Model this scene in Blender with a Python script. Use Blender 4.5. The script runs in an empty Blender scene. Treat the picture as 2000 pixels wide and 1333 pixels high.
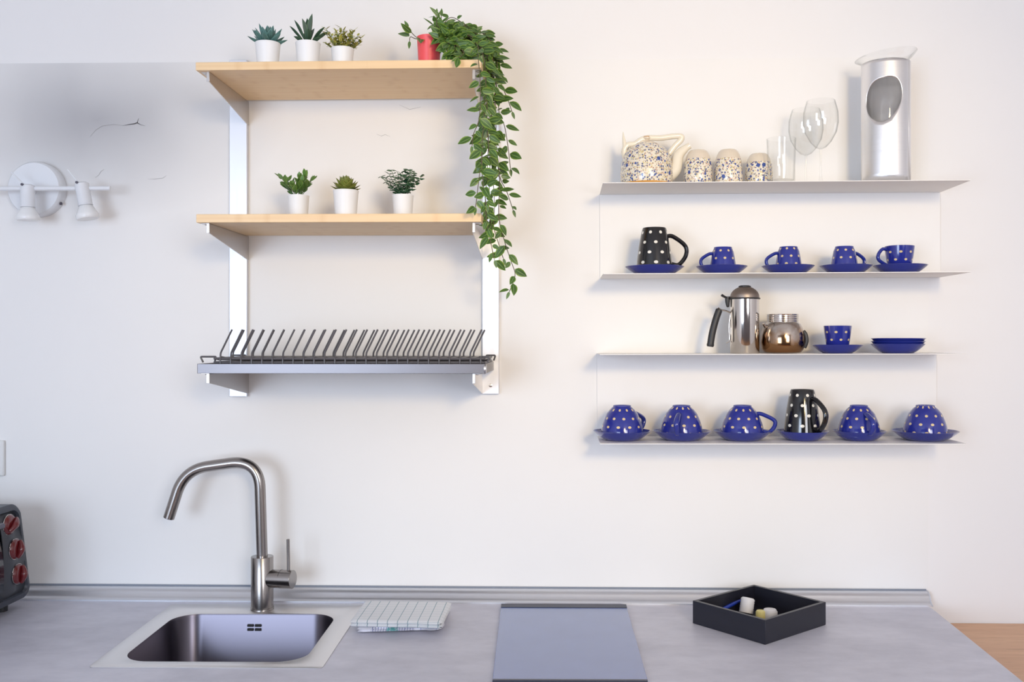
import bpy, bmesh, math, random
from mathutils import Vector, Matrix, noise
random.seed(7)
PI = math.pi
C = bpy.context.scene.collection
S = bpy.context.scene

# ------------------------------------------------------------------ camera
F_PX, PPX, PPY = 1906.0, 1048.0, 665.0
YAW = math.atan(46.6 / F_PX)
CAM = Vector((0.0, -2.31, 1.515))
cam_d = bpy.data.cameras.new('camera'); cam = bpy.data.objects.new('camera', cam_d); C.objects.link(cam)
cam.location = CAM
cam.rotation_euler = (PI / 2, 0, YAW)
cam_d.sensor_fit = 'HORIZONTAL'; cam_d.sensor_width = 36.0
cam_d.lens = 36.0 * F_PX / 2000.0
cam_d.shift_x = (1000.0 - PPX) / 2000.0
cam_d.shift_y = (PPY - 666.5) / 2000.0
cam_d.clip_start = 0.02
S.camera = cam

# ------------------------------------------------------------------ light and exposure
S.view_settings.view_transform = 'Standard'
S.view_settings.look = 'None'
S.view_settings.gamma = 1.0
S.view_settings.use_curve_mapping = False
S.view_settings.exposure = 0.26
S.cycles.use_denoising = True
S.cycles.max_bounces = 10
S.cycles.transparent_max_bounces = 24
S.cycles.sample_clamp_indirect = 6.0
w = bpy.data.worlds.new('world'); S.world = w; w.use_nodes = True
w.node_tree.nodes['Background'].inputs[0].default_value = (0.72, 0.82, 1.0, 1)
w.node_tree.nodes['Background'].inputs[1].default_value = 0.6

def area(name, loc, target, sx, sy, power, col):
    l = bpy.data.lights.new(name, 'AREA'); l.shape = 'RECTANGLE'; l.size = sx; l.size_y = sy
    l.energy = power; l.color = col
    o = bpy.data.objects.new(name, l); C.objects.link(o); o.location = loc
    o.rotation_euler = (Vector(target) - Vector(loc)).to_track_quat('-Z', 'Y').to_euler()
    return o
# daylight entering the two unseen windows of the wall behind the camera
area('window_daylight_right', (1.45, -4.02, 1.85), (0.75, 0, 1.5), 1.0, 1.2, 35, (0.93, 0.94, 1.0))
area('window_daylight_left', (-1.55, -4.02, 1.45), (-0.3, 0, 1.1), 1.35, 1.35, 52, (0.68, 0.81, 1.0))
# added unseen spotlight, giving the middle of the kitchen wall its warm glow
sp = bpy.data.lights.new('added_warm_spot', 'SPOT'); sp.energy = 158; sp.color = (1.0, 0.75, 0.38)
sp.spot_size = math.radians(38); sp.spot_blend = 1.0; sp.shadow_soft_size = 0.24
SPOT = Vector((0.85, -3.75, 2.35)); AIM = Vector((0.14, 0, 1.72))
so0 = bpy.data.objects.new('added_warm_spot', sp); C.objects.link(so0); so0.location = SPOT
so0.rotation_euler = (AIM - SPOT).to_track_quat('-Z', 'Y').to_euler()

# ------------------------------------------------------------------ pixel helpers (a pixel on a plane of known depth / height)
fw = Vector((-math.sin(YAW), math.cos(YAW), 0)); rt = Vector((math.cos(YAW), math.sin(YAW), 0))
def ray(px, py): return fw + rt * ((px - PPX) / F_PX) + Vector((0, 0, (PPY - py) / F_PX))
def P(px, py, Y):
    d = ray(px, py); return CAM + d * ((Y - CAM.y) / d.y)
def T(px, py, z):
    d = ray(px, py); return CAM + d * ((z - CAM.z) / d.z)

# ------------------------------------------------------------------ materials
def srgb(r, g, b):
    f = lambda c: (c / 12.92) if c <= 0.04045 else ((c + 0.055) / 1.055) ** 2.4
    return (f(r / 255), f(g / 255), f(b / 255), 1.0)
class NT:
    def __init__(s, name):
        s.m = bpy.data.materials.new(name); s.m.use_nodes = True
        s.t = s.m.node_tree; s.b = s.t.nodes['Principled BSDF']; s.out = s.t.nodes['Material Output']
    def n(s, kind, **kw):
        x = s.t.nodes.new(kind)
        for k, v in kw.items():
            if k.startswith('i_'):
                key = k[2:]; key = int(key) if key.isdigit() else key.replace('_', ' ')
                x.inputs[key].default_value = v
            else: setattr(x, k, v)
        return x
    def l(s, a, b): s.t.links.new(a, b)
    def math(s, op, a, b=None):
        x = s.n('ShaderNodeMath', operation=op)
        for i, v in enumerate((a, b)):
            if v is None: continue
            if isinstance(v, (int, float)): x.inputs[i].default_value = v
            else: s.l(v, x.inputs[i])
        return x.outputs[0]
    def mix(s, fac, a, b):
        x = s.n('ShaderNodeMix', data_type='RGBA')
        for k, v in ((0, fac), (6, a), (7, b)):
            if isinstance(v, (int, float, tuple)): x.inputs[k].default_value = v
            else: s.l(v, x.inputs[k])
        return x.outputs[2]
    def obj(s, scale=(1, 1, 1)):
        tc = s.n('ShaderNodeTexCoord'); mp = s.n('ShaderNodeMapping'); mp.inputs['Scale'].default_value = scale
        s.l(tc.outputs['Object'], mp.inputs['Vector']); return mp.outputs[0]
    def noise(s, vec, scale, detail=3, rough=0.5):
        x = s.n('ShaderNodeTexNoise'); x.inputs['Scale'].default_value = scale
        x.inputs['Detail'].default_value = detail; x.inputs['Roughness'].default_value = rough
        s.l(vec, x.inputs['Vector']); return x.outputs[0]
    def ramp(s, fac, a, b):
        x = s.n('ShaderNodeMapRange'); s.l(fac, x.inputs[0]); x.inputs[1].default_value = a; x.inputs[2].default_value = b
        return x.outputs[0]
    def bump(s, h, strength=0.2, dist=0.002):
        x = s.n('ShaderNodeBump'); x.inputs['Strength'].default_value = strength; x.inputs['Distance'].default_value = dist
        s.l(h, x.inputs['Height']); s.l(x.outputs[0], s.b.inputs['Normal'])

def mat(name, col, rough=0.5, metal=0.0, var=0.06, vscale=12.0, stretch=(1, 1, 1), coat=0.0, bump=0.0, spec=0.5):
    s = NT(name); v = s.obj(stretch); nz = s.noise(v, vscale)
    c2 = tuple(max(0, x * (1 - var)) for x in col[:3]) + (1,)
    c1 = tuple(min(1, x * (1 + var)) for x in col[:3]) + (1,)
    s.l(s.mix(nz, c2, c1), s.b.inputs['Base Color'])
    s.b.inputs['Roughness'].default_value = rough; s.b.inputs['Metallic'].default_value = metal
    s.b.inputs['Coat Weight'].default_value = coat; s.b.inputs['Coat Roughness'].default_value = 0.06
    s.b.inputs['Specular IOR Level'].default_value = spec
    if bump: s.bump(nz, bump)
    return s.m

M = {}
M['wall'] = mat('wall_paint', srgb(238, 236, 235), 0.75, var=0.012, vscale=2.5, bump=0.02)
def panel_mat():
    s = NT('washable_wall_paint'); v = s.obj()
    nz = s.noise(v, 1.8, 4); c = s.mix(nz, srgb(233, 232, 231), srgb(243, 240, 237))
    # greyer patch, fading softly outward, round the plaster crack
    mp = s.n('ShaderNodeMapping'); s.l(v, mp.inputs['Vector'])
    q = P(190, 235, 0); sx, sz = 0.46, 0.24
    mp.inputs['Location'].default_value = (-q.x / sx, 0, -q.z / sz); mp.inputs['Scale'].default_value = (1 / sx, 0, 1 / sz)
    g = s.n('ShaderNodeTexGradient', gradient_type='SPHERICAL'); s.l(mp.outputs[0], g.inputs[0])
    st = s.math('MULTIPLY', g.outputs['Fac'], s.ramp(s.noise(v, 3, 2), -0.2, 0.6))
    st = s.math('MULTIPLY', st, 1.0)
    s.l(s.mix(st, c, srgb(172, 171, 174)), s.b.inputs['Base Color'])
    s.b.inputs['Roughness'].default_value = 0.5; s.b.inputs['Specular IOR Level'].default_value = 0.35
    s.bump(s.noise(v, 7, 5), 0.10, 0.004); return s.m
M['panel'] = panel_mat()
M['wall_front'] = mat('grey_wall_paint', srgb(128, 128, 136), 0.8, var=0.02)
M['crack'] = mat('crack_shadow', srgb(70, 66, 66), 0.9)
M['flake'] = mat('lifted_paint', srgb(150, 147, 145), 0.7)
M['ceil'] = mat('ceiling_paint', srgb(240, 240, 238), 0.85, var=0.01)

def planks(name, a, b, dark, axis='x', sc=1.0, plank=0.12, rough=0.5):
    s = NT(name)
    v = s.obj((2.5 * sc, 26 * sc, 26 * sc) if axis == 'x' else (26 * sc, 2.5 * sc, 26 * sc))
    nz = s.noise(v, 1.6, 5, 0.6); nf = s.noise(v, 6.0, 4, 0.6)
    c = s.mix(s.ramp(nz, 0.3, 0.7), a, b); c = s.mix(s.math('MULTIPLY', s.ramp(nf, 0.55, 0.8), 0.45), c, dark)
    v2 = s.obj((5 * sc, 18 * sc, 18 * sc)); kn = s.noise(v2, 1.0, 2)
    c = s.mix(s.math('MULTIPLY', s.ramp(kn, 0.66, 0.74), 0.5), c, dark)
    s.l(c, s.b.inputs['Base Color']); s.b.inputs['Roughness'].default_value = rough
    return s.m
M['oak'] = planks('oak_table_top', srgb(222, 178, 142), srgb(207, 160, 126), srgb(135, 92, 66))
M['floor'] = planks('oak_floor', srgb(176, 132, 96), srgb(156, 112, 80), srgb(104, 70, 48))

def bamboo():
    s = NT('bamboo_board'); v = s.obj((1.2, 90, 90)); nz = s.noise(v, 1.5, 4)
    c = s.mix(s.ramp(nz, 0.3, 0.7), srgb(236, 200, 152), srgb(246, 217, 174))
    # darker bamboo nodes here and there along the strips
    v2 = s.obj((1, 14, 0)); vo = s.n('ShaderNodeTexVoronoi', feature='F1'); vo.inputs['Scale'].default_value = 6.0
    mp = s.n('ShaderNodeMapping'); mp.inputs['Scale'].default_value = (1, 7, 0); tc = s.n('ShaderNodeTexCoord')
    s.l(tc.outputs['Object'], mp.inputs[0]); s.l(mp.outputs[0], vo.inputs['Vector'])
    sep = s.n('ShaderNodeSeparateXYZ'); sv = s.n('ShaderNodeVectorMath', operation='SUBTRACT')
    s.l(mp.outputs[0], sv.inputs[0]); s.l(vo.outputs['Position'], sv.inputs[1]); s.l(sv.outputs[0], sep.inputs[0])
    d = s.math('ABSOLUTE', sep.outputs[0]); k = s.math('SUBTRACT', 1.0, s.ramp(d, 0.0, 0.012))
    c = s.mix(s.math('MULTIPLY', k, 0.22), c, srgb(206, 158, 98))
    s.l(c, s.b.inputs['Base Color']); s.b.inputs['Roughness'].default_value = 0.42
    return s.m
M['bamboo'] = bamboo()

def concrete():
    s = NT('concrete_laminate'); v = s.obj((1, 1.6, 1)); a = s.noise(v, 3.2, 6, 0.62); b = s.noise(v, 16, 5, 0.6)
    m = s.math('ADD', s.math('MULTIPLY', a, 0.65), s.math('MULTIPLY', b, 0.35))
    c = s.mix(s.ramp(m, 0.34, 0.66), srgb(186, 185, 197), srgb(216, 215, 226))
    s.l(c, s.b.inputs['Base Color']); s.b.inputs['Roughness'].default_value = 0.42; s.b.inputs['Specular IOR Level'].default_value = 0.5
    s.bump(b, 0.03); return s.m
M['concrete'] = concrete()

def brushed(name, col, rough, stretch, aniso=0.5, var=0.12):
    s = NT(name); v = s.obj(stretch); nz = s.noise(v, 8, 3)
    c1 = tuple(x * (1 - var) for x in col[:3]) + (1,)
    s.l(s.mix(nz, c1, col), s.b.inputs['Base Color'])
    r = s.n('ShaderNodeMapRange'); s.l(nz, r.inputs[0]); r.inputs[3].default_value = rough * 0.8; r.inputs[4].default_value = rough * 1.25
    s.l(r.outputs[0], s.b.inputs['Roughness']); s.b.inputs['Metallic'].default_value = 1.0
    s.b.inputs['Anisotropic'].default_value = aniso; return s.m
M['steel'] = brushed('brushed_steel', srgb(214, 210, 208), 0.3, (1, 1, 30))
M['steel_rail'] = brushed('rail_steel', srgb(222, 223, 228), 0.46, (30, 30, 1), 0.3, 0.04)
M['steel_bracket'] = brushed('bracket_steel', srgb(206, 202, 200), 0.3, (30, 30, 1), 0.3, 0.05)
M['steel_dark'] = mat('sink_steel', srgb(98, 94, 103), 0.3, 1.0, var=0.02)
M['steel_tray'] = mat('tray_steel', srgb(118, 114, 116), 0.36, 1.0, var=0.03, stretch=(1, 20, 20))
M['steel_rim'] = brushed('sink_rim_steel', srgb(226, 224, 224), 0.33, (20, 1, 1), 0.3, 0.05)
M['faucet'] = mat('faucet_steel', srgb(158, 153, 150), 0.24, 1.0, var=0.03)
M['alu'] = brushed('brushed_aluminium', srgb(238, 237, 238), 0.33, (1, 1, 60), 0.6, 0.04)
M['chrome'] = mat('polished_steel', srgb(214, 208, 202), 0.1, 1.0, var=0.03)
M['stain_steel'] = mat('heat_stained_steel', srgb(176, 150, 124), 0.14, 1.0, var=0.25, vscale=20)
def patina():
    s = NT('heat_stained_steel'); v = s.obj(); sep = s.n('ShaderNodeSeparateXYZ'); s.l(v, sep.inputs[0])
    nz = s.noise(v, 28, 4); h = s.math('ADD', sep.outputs[2], s.math('MULTIPLY', s.math('SUBTRACT', nz, 0.5), 0.09))
    s.l(s.mix(s.ramp(h, 0.028, 0.066), srgb(158, 122, 88), srgb(208, 202, 196)), s.b.inputs['Base Color'])
    s.b.inputs['Metallic'].default_value = 1.0; s.b.inputs['Roughness'].default_value = 0.13; return s.m
M['stain_steel'] = patina()
M['dome'] = mat('matt_steel_lid', srgb(160, 148, 140), 0.45, 1.0, var=0.05)
M['profile'] = brushed('aluminium_profile', srgb(218, 220, 226), 0.38, (1, 30, 30), 0.2, 0.03)
M['blackp'] = mat('black_plastic', srgb(38, 38, 40), 0.42, var=0.1)
M['rackwire'] = mat('grey_coated_wire', srgb(88, 86, 90), 0.4, 0.0, var=0.05)
M['white_enamel'] = mat('white_enamel', srgb(226, 228, 232), 0.35, var=0.01, coat=0.2)
M['shelf_white'] = mat('white_powder_coat', srgb(240, 238, 236), 0.5, var=0.008)
M['socket'] = mat('white_socket_plastic', srgb(228, 227, 225), 0.4, var=0.01)
M['pot'] = mat('white_plastic_pot', srgb(240, 241, 243), 0.45, var=0.01)
M['redpot'] = mat('coral_red_pot', srgb(246, 92, 98), 0.4, var=0.03)
M['soil'] = mat('dark_potting_soil', srgb(62, 50, 40), 0.95, var=0.4, vscale=90, bump=0.6)
M['bulb'] = mat('bulb_glass', srgb(236, 236, 236), 0.25, var=0.01)
M['tray'] = mat('black_stained_wood', srgb(30, 31, 42), 0.38, var=0.12, vscale=8, stretch=(1, 1, 12))
M['cap_white'] = mat('white_ribbed_plastic', srgb(226, 224, 226), 0.5, var=0.02)
M['cap_yellow'] = mat('yellow_plastic', srgb(226, 214, 140), 0.45, var=0.03)
M['pen_blue'] = mat('blue_plastic', srgb(28, 60, 168), 0.35, var=0.04)
M['clear_blue'] = mat('pale_blue_plastic', srgb(120, 160, 205), 0.3, var=0.04)
M['hob'] = mat('dark_glass_hob', srgb(84, 106, 166), 0.15, var=0.08, coat=0.5, spec=1.0)
M['hob_edge'] = mat('hob_edge_strip', srgb(74, 76, 88), 0.3, 0.6)
M['oven'] = mat('dark_grey_oven_plastic', srgb(58, 62, 72), 0.42, var=0.05)
M['oven_face'] = mat('oven_control_panel', srgb(66, 68, 74), 0.35, var=0.05)
M['oven_door'] = mat('oven_door_glass', srgb(46, 50, 62), 0.15, coat=0.5)
M['knob_red'] = mat('dark_red_knob', srgb(104, 24, 28), 0.22, var=0.05, coat=0.6)
M['cabinet'] = mat('white_cabinet_front', srgb(232, 232, 230), 0.4, var=0.01)
M['foot_grey'] = mat('worn_black_foot_ring', srgb(78, 78, 82), 0.4)
M['foot_ring'] = mat('unglazed_foot_ring', srgb(150, 156, 196), 0.5)

def thin_glass(name, tint=(0.97, 0.98, 0.97, 1)):
    s = NT(name); tr = s.n('ShaderNodeBsdfTransparent'); tr.inputs[0].default_value = tint
    gl = s.n('ShaderNodeBsdfGlossy'); gl.inputs['Roughness'].default_value = 0.02; gl.inputs[0].default_value = (0.95, 0.95, 0.95, 1)
    lw = s.n('ShaderNodeLayerWeight'); lw.inputs[0].default_value = 0.5
    nz = s.noise(s.obj(), 6, 2)
    f3 = s.math('POWER', lw.outputs['Facing'], 5.0)
    s.l(s.mix(s.math('POWER', lw.outputs['Facing'], 6.0), (.985, .987, .985, 1), (.52, .53, .53, 1)), tr.inputs[0])
    f = s.math('ADD', 0.035, s.math('MULTIPLY', f3, s.math('ADD', 0.35, s.math('MULTIPLY', nz, 0.2))))
    mx = s.n('ShaderNodeMixShader'); s.l(f, mx.inputs[0]); s.l(tr.outputs[0], mx.inputs[1]); s.l(gl.outputs[0], mx.inputs[2])
    s.l(mx.outputs[0], s.out.inputs['Surface']); return s.m
M['glass'] = thin_glass('clear_glass')
M['window_glass'] = thin_glass('window_glass')

def dotted(name, base, dot):
    s = NT(name); uv = s.n('ShaderNodeUVMap'); sep = s.n('ShaderNodeSeparateXYZ'); s.l(uv.outputs[0], sep.inputs[0])
    u, v = sep.outputs[0], sep.outputs[1]
    row = s.math('FLOOR', v); u2 = s.math('ADD', u, s.math('MULTIPLY', row, 0.5))
    du = s.math('SUBTRACT', s.math('FRACT', u2), 0.5); dv = s.math('SUBTRACT', s.math('FRACT', v), 0.5)
    d = s.math('SQRT', s.math('ADD', s.math('MULTIPLY', du, du), s.math('MULTIPLY', dv, dv)))
    k = s.math('SUBTRACT', 1.0, s.ramp(d, 0.135, 0.16))
    nz = s.noise(s.obj(), 30, 2)
    b2 = tuple(x * 0.85 for x in base[:3]) + (1,)
    s.l(s.mix(k, s.mix(nz, b2, base), dot), s.b.inputs['Base Color'])
    s.b.inputs['Roughness'].default_value = 0.12; s.b.inputs['Coat Weight'].default_value = 0.5
    s.b.inputs['Coat Roughness'].default_value = 0.05
    return s.m
M['blue_dot'] = dotted('blue_glaze_gold_dots', srgb(38, 48, 146), srgb(222, 198, 150))
M['black_dot'] = dotted('black_glaze_white_dots', srgb(18, 18, 22), srgb(235, 232, 222))
M['blue'] = mat('blue_glaze', srgb(38, 50, 140), 0.14, var=0.06, coat=0.5)
M['black'] = mat('black_glaze', srgb(18, 18, 22), 0.12, var=0.05, coat=0.5)

def floral():
    s = NT('floral_glaze'); c = srgb(233, 224, 206)
    def layer(c, scale, size, col, pick, chan, off):
        mp = s.n('ShaderNodeMapping'); mp.inputs['Location'].default_value = off
        tc = s.n('ShaderNodeTexCoord'); s.l(tc.outputs['Object'], mp.inputs[0])
        nd = s.n('ShaderNodeTexNoise'); nd.inputs['Scale'].default_value = 260; s.l(mp.outputs[0], nd.inputs['Vector'])
        va = s.n('ShaderNodeVectorMath', operation='MULTIPLY_ADD'); va.inputs[1].default_value = (.005, .005, .005)
        s.l(nd.outputs['Color'], va.inputs[0]); s.l(mp.outputs[0], va.inputs[2])
        vo = s.n('ShaderNodeTexVoronoi'); vo.inputs['Scale'].default_value = scale; s.l(va.outputs[0], vo.inputs['Vector'])
        sc = s.n('ShaderNodeSeparateColor'); s.l(vo.outputs['Color'], sc.inputs[0])
        k = s.math('LESS_THAN', vo.outputs['Distance'], size)
        k = s.math('MULTIPLY', k, s.math('GREATER_THAN', sc.outputs[chan], pick))
        return s.mix(k, c, col)
    c = layer(c, 230, 0.42, srgb(214, 198, 140), 0.55, 0, (.1, .2, .3))
    c = layer(c, 260, 0.40, srgb(150, 128, 110), 0.6, 1, (.7, .1, .4))
    c = layer(c, 240, 0.40, srgb(206, 160, 140), 0.72, 2, (.5, .9, .2))
    c = layer(c, 190, 0.42, srgb(96, 104, 140), 0.55, 0, (.3, .5, .8))
    c = layer(c, 70, 0.34, srgb(62, 84, 150), 0.60, 1, (.9, .3, .6))
    c = layer(c, 120, 0.30, srgb(70, 90, 152), 0.66, 0, (.2, .8, .1))
    # plain cream band near the closed end is painted by height (UV.y > 1)
    uv = s.n('ShaderNodeUVMap'); sep = s.n('ShaderNodeSeparateXYZ'); s.l(uv.outputs[0], sep.inputs[0])
    k = s.math('GREATER_THAN', sep.outputs[1], 1.0)
    s.l(s.mix(k, c, srgb(222, 208, 188)), s.b.inputs['Base Color'])
    s.b.inputs['Roughness'].default_value = 0.22; s.b.inputs['Coat Weight'].default_value = 0.3
    return s.m
M['floral'] = floral()
M['cream'] = mat('cream_glaze', srgb(236, 226, 206), 0.2, var=0.02, coat=0.4)
M['gold'] = mat('amber_gold_glaze', srgb(206, 150, 74), 0.25, var=0.1)

def leafmat(name, mid, edge, rib, rough=0.4, trans=0.0):
    s = NT(name); uv = s.n('ShaderNodeUVMap'); sep = s.n('ShaderNodeSeparateXYZ'); s.l(uv.outputs[0], sep.inputs[0])
    a = s.math('ABSOLUTE', sep.outputs[0])
    nz = s.noise(s.obj(), 40, 2)
    c = s.mix(s.ramp(nz, 0.35, 0.7), mid, tuple(x * 0.62 for x in mid[:3]) + (1,))
    c = s.mix(s.ramp(a, 0.6, 1.0), c, edge)
    c = s.mix(s.math('SUBTRACT', 1.0, s.ramp(a, 0.03, 0.14)), c, rib)
    s.l(c, s.b.inputs['Base Color']); s.b.inputs['Roughness'].default_value = rough
    return s.m
M['vine'] = leafmat('vine_leaf', srgb(70, 106, 46), srgb(134, 164, 62), srgb(120, 150, 84))
M['vine_stem'] = mat('vine_stem', srgb(92, 84, 62), 0.6)
M['leaf_green'] = leafmat('fresh_green_leaf', srgb(96, 138, 66), srgb(134, 168, 80), srgb(96, 132, 74))
M['leaf_yellow'] = leafmat('yellow_green_leaf', srgb(184, 182, 84), srgb(212, 208, 122), srgb(140, 136, 60))
M['leaf_euc'] = leafmat('grey_green_leaf', srgb(66, 104, 78), srgb(92, 130, 100), srgb(80, 116, 88))
M['succ_blue'] = leafmat('blue_green_succulent', srgb(84, 126, 122), srgb(104, 148, 142), srgb(84, 126, 122), 0.5)
M['succ_olive'] = leafmat('olive_succulent', srgb(122, 134, 58), srgb(150, 148, 74), srgb(118, 130, 56), 0.5)
M['aloe'] = leafmat('dark_aloe', srgb(58, 86, 68), srgb(76, 108, 76), srgb(62, 94, 62), 0.45)
M['stem_green'] = mat('green_stem', srgb(84, 118, 78), 0.5)

def towel(name, base, line, s_x, s_y, wline, extra=None):
    s = NT(name); v = s.obj(); sep = s.n('ShaderNodeSeparateXYZ'); s.l(v, sep.inputs[0])
    def ln(o, sp, w_): 
        f = s.math('FRACT', s.math('DIVIDE', s.math('ADD', o, 5.003), sp)); return s.math('LESS_THAN', f, w_ / sp)
    k = ln(sep.outputs[0], s_x, wline)
    k2 = s.math('MULTIPLY', ln(sep.outputs[1], s_y, wline), 0.4)
    c = s.mix(s.math('MULTIPLY', s.math('MAXIMUM', k, k2), 0.85), base, line)
    if extra: 
        x = s.math('ABSOLUTE', s.math('ADD', sep.outputs[0], 0.012))
        k3 = s.math('MULTIPLY', s.math('LESS_THAN', x, 0.012), s.ramp(s.noise(v, 160, 2), .4, .5))
        k4 = s.math('MULTIPLY', s.math('LESS_THAN', x, 0.045), ln(sep.outputs[0], 0.0055, 0.0016))
        c = s.mix(s.math('MULTIPLY', k4, 0.6), c, srgb(90, 100, 160)); c = s.mix(k3, c, extra)
    s.l(c, s.b.inputs['Base Color']); s.b.inputs['Roughness'].default_value = 0.9
    s.b.inputs['Sheen Weight'].default_value = 0.2
    s.bump(s.noise(v, 380, 2), 0.25, 0.001); return s.m
M['towel1'] = towel('white_checked_cotton', srgb(224, 226, 230), srgb(92, 136, 150), 0.0213, 0.019, 0.0015)
M['towel2'] = towel('white_striped_cotton', srgb(226, 226, 236), srgb(140, 150, 200), 0.033, 0.03, 0.0012, srgb(110, 184, 184))

# ------------------------------------------------------------------ mesh builder
class MB:
    def __init__(s): s.v = []; s.f = []; s.uv = {}
    def add(s, vs, fs, uvs=None):
        b = len(s.v); s.v += [Vector(x) for x in vs]
        for i, f in enumerate(fs):
            if uvs: s.uv[len(s.f)] = uvs[i]
            s.f.append([b + k for k in f])
        return s
    def box(s, x0, x1, y0, y1, z0, z1):
        vs = [(x, y, z) for z in (z0, z1) for y in (y0, y1) for x in (x0, x1)]
        return s.add(vs, [(0, 2, 3, 1), (4, 5, 7, 6), (0, 1, 5, 4), (2, 6, 7, 3), (0, 4, 6, 2), (1, 3, 7, 5)])
    def lathe(s, prof, n=48, center=(0, 0, 0), uvn=10, uvh=0.018, uvf=None, axis=None, a0=0.0):
        """prof: (r, z) list; axis: Matrix to orient"""
        c = Vector(center); vs = []; fs = []; uvs = []; m = len(prof)
        for (r, z) in prof:
            for i in range(n):
                a = 2 * PI * i / n + a0; p = Vector((r * math.cos(a), r * math.sin(a), z))
                vs.append((axis @ p if axis else p) + c)
        def U(k, i): 
            z = prof[k][1]; return (i / n * uvn, uvf(z) if uvf else z / uvh)
        for k in range(m - 1):
            for i in range(n):
                j = (i + 1) % n
                fs.append((k * n + i, k * n + j, (k + 1) * n + j, (k + 1) * n + i))
                uvs.append((U(k, i), U(k, i + 1), U(k + 1, i + 1), U(k + 1, i)))
        return s.add(vs, fs, uvs)
    def tube(s, path, rad, n=12, closed_ends=True, flat=1.0, flat_axis=None):
        pts = [Vector(p) for p in path]; N = len(pts)
        if isinstance(rad, (int, float)): rad = [rad] * N
        vs = []; fs = []
        t0 = (pts[1] - pts[0]).normalized()
        up = Vector((0, 0, 1)) if abs(t0.z) < 0.9 else Vector((0, 1, 0))
        nx = t0.cross(up).normalized()
        for i, p in enumerate(pts):
            t = (pts[min(i + 1, N - 1)] - pts[max(i - 1, 0)]).normalized()
            nx = (nx - t * nx.dot(t)).normalized(); ny = t.cross(nx)
            for k in range(n):
                a = 2 * PI * k / n
                vs.append(p + (nx * math.cos(a) + ny * math.sin(a) * flat) * rad[i])
        for i in range(N - 1):
            for k in range(n):
                j = (k + 1) % n; fs.append((i * n + k, i * n + j, (i + 1) * n + j, (i + 1) * n + k))
        if closed_ends:
            fs.append(tuple(reversed(range(n)))); fs.append(tuple((N - 1) * n + k for k in range(n)))
        return s.add(vs, fs)
    def prism(s, poly, off):
        n = len(poly); a = [Vector(p) for p in poly]; b = [p + Vector(off) for p in a]
        fs = [tuple(range(n)), tuple(reversed(range(n, 2 * n)))] + [(i, i + n, (i + 1) % n + n, (i + 1) % n) for i in range(n)]
        return s.add(a + b, fs)
    def leaf(s, base, d, nrm, L, W, curl=0.0, fold=0.25, n=6, tip=1.0, thick=0.0):
        d = Vector(d).normalized(); nrm = Vector(nrm); nrm = (nrm - d * nrm.dot(d))
        nrm = nrm.normalized() if nrm.length > 1e-4 else d.orthogonal().normalized()
        sd = d.cross(nrm); base = Vector(base); vs = []; fs = []; uvs = []
        for i in range(n + 1):
            t = i / n; wv = W * 0.5 * (math.sin(PI * min(1, t ** (0.75 / tip))) ** 0.85 if 0 < t < 1 else 0.03)
            c = base + d * (L * t) + nrm * (curl * L * t * t)
            vs += [c - sd * wv + nrm * (fold * wv), c - nrm * (thick * wv), c + sd * wv + nrm * (fold * wv)]
            if thick: vs.append(c + nrm * (thick * wv * 0.8))
        k = 4 if thick else 3
        for i in range(n):
            a, b = i * k, (i + 1) * k; t0, t1 = i / n, (i + 1) / n
            fs.append((a, a + 1, b + 1, b)); uvs.append(((-1, t0), (0, t0), (0, t1), (-1, t1)))
            fs.append((a + 1, a + 2, b + 2, b + 1)); uvs.append(((0, t0), (1, t0), (1, t1), (0, t1)))
            if thick:
                fs.append((a + 2, a + 3, b + 3, b + 2)); uvs.append(((1, t0), (.5, t0), (.5, t1), (1, t1)))
                fs.append((a + 3, a, b, b + 3)); uvs.append(((.5, t0), (1, t0), (1, t1), (.5, t1)))
        return s.add(vs, fs, uvs)
    def xf(s, fn): s.v = [Vector(fn(p)) for p in s.v]; return s
    def build(s, name, m, parent=None, bevel=0.0, smooth=True, angle=35, seg=2, solid=0.0, merge=False, subsurf=0):
        me = bpy.data.meshes.new(name); me.from_pydata([tuple(p) for p in s.v], [], s.f); me.update()
        if s.uv:
            ul = me.uv_layers.new(name='UVMap')
            for i, poly in enumerate(me.polygons):
                q = s.uv.get(i)
                if q:
                    for k, li in enumerate(poly.loop_indices): ul.data[li].uv = q[k % len(q)]
        bm = bmesh.new(); bm.from_mesh(me)
        if merge: bmesh.ops.remove_doubles(bm, verts=bm.verts, dist=1e-5)
        bmesh.ops.recalc_face_normals(bm, faces=bm.faces); bm.to_mesh(me); bm.free()
        if smooth:
            me.shade_smooth(); me.set_sharp_from_angle(angle=math.radians(angle))
        me.materials.append(m)
        o = bpy.data.objects.new(name, me); C.objects.link(o)
        if parent: o.parent = parent
        if solid:
            md = o.modifiers.new('solid', 'SOLIDIFY'); md.thickness = solid; md.offset = -1
        if bevel:
            md = o.modifiers.new('bevel', 'BEVEL'); md.width = bevel; md.segments = seg; md.limit_method = 'ANGLE'; md.angle_limit = math.radians(40)
        if subsurf:
            md = o.modifiers.new('sub', 'SUBSURF'); md.levels = subsurf; md.render_levels = subsurf
        return o

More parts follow.
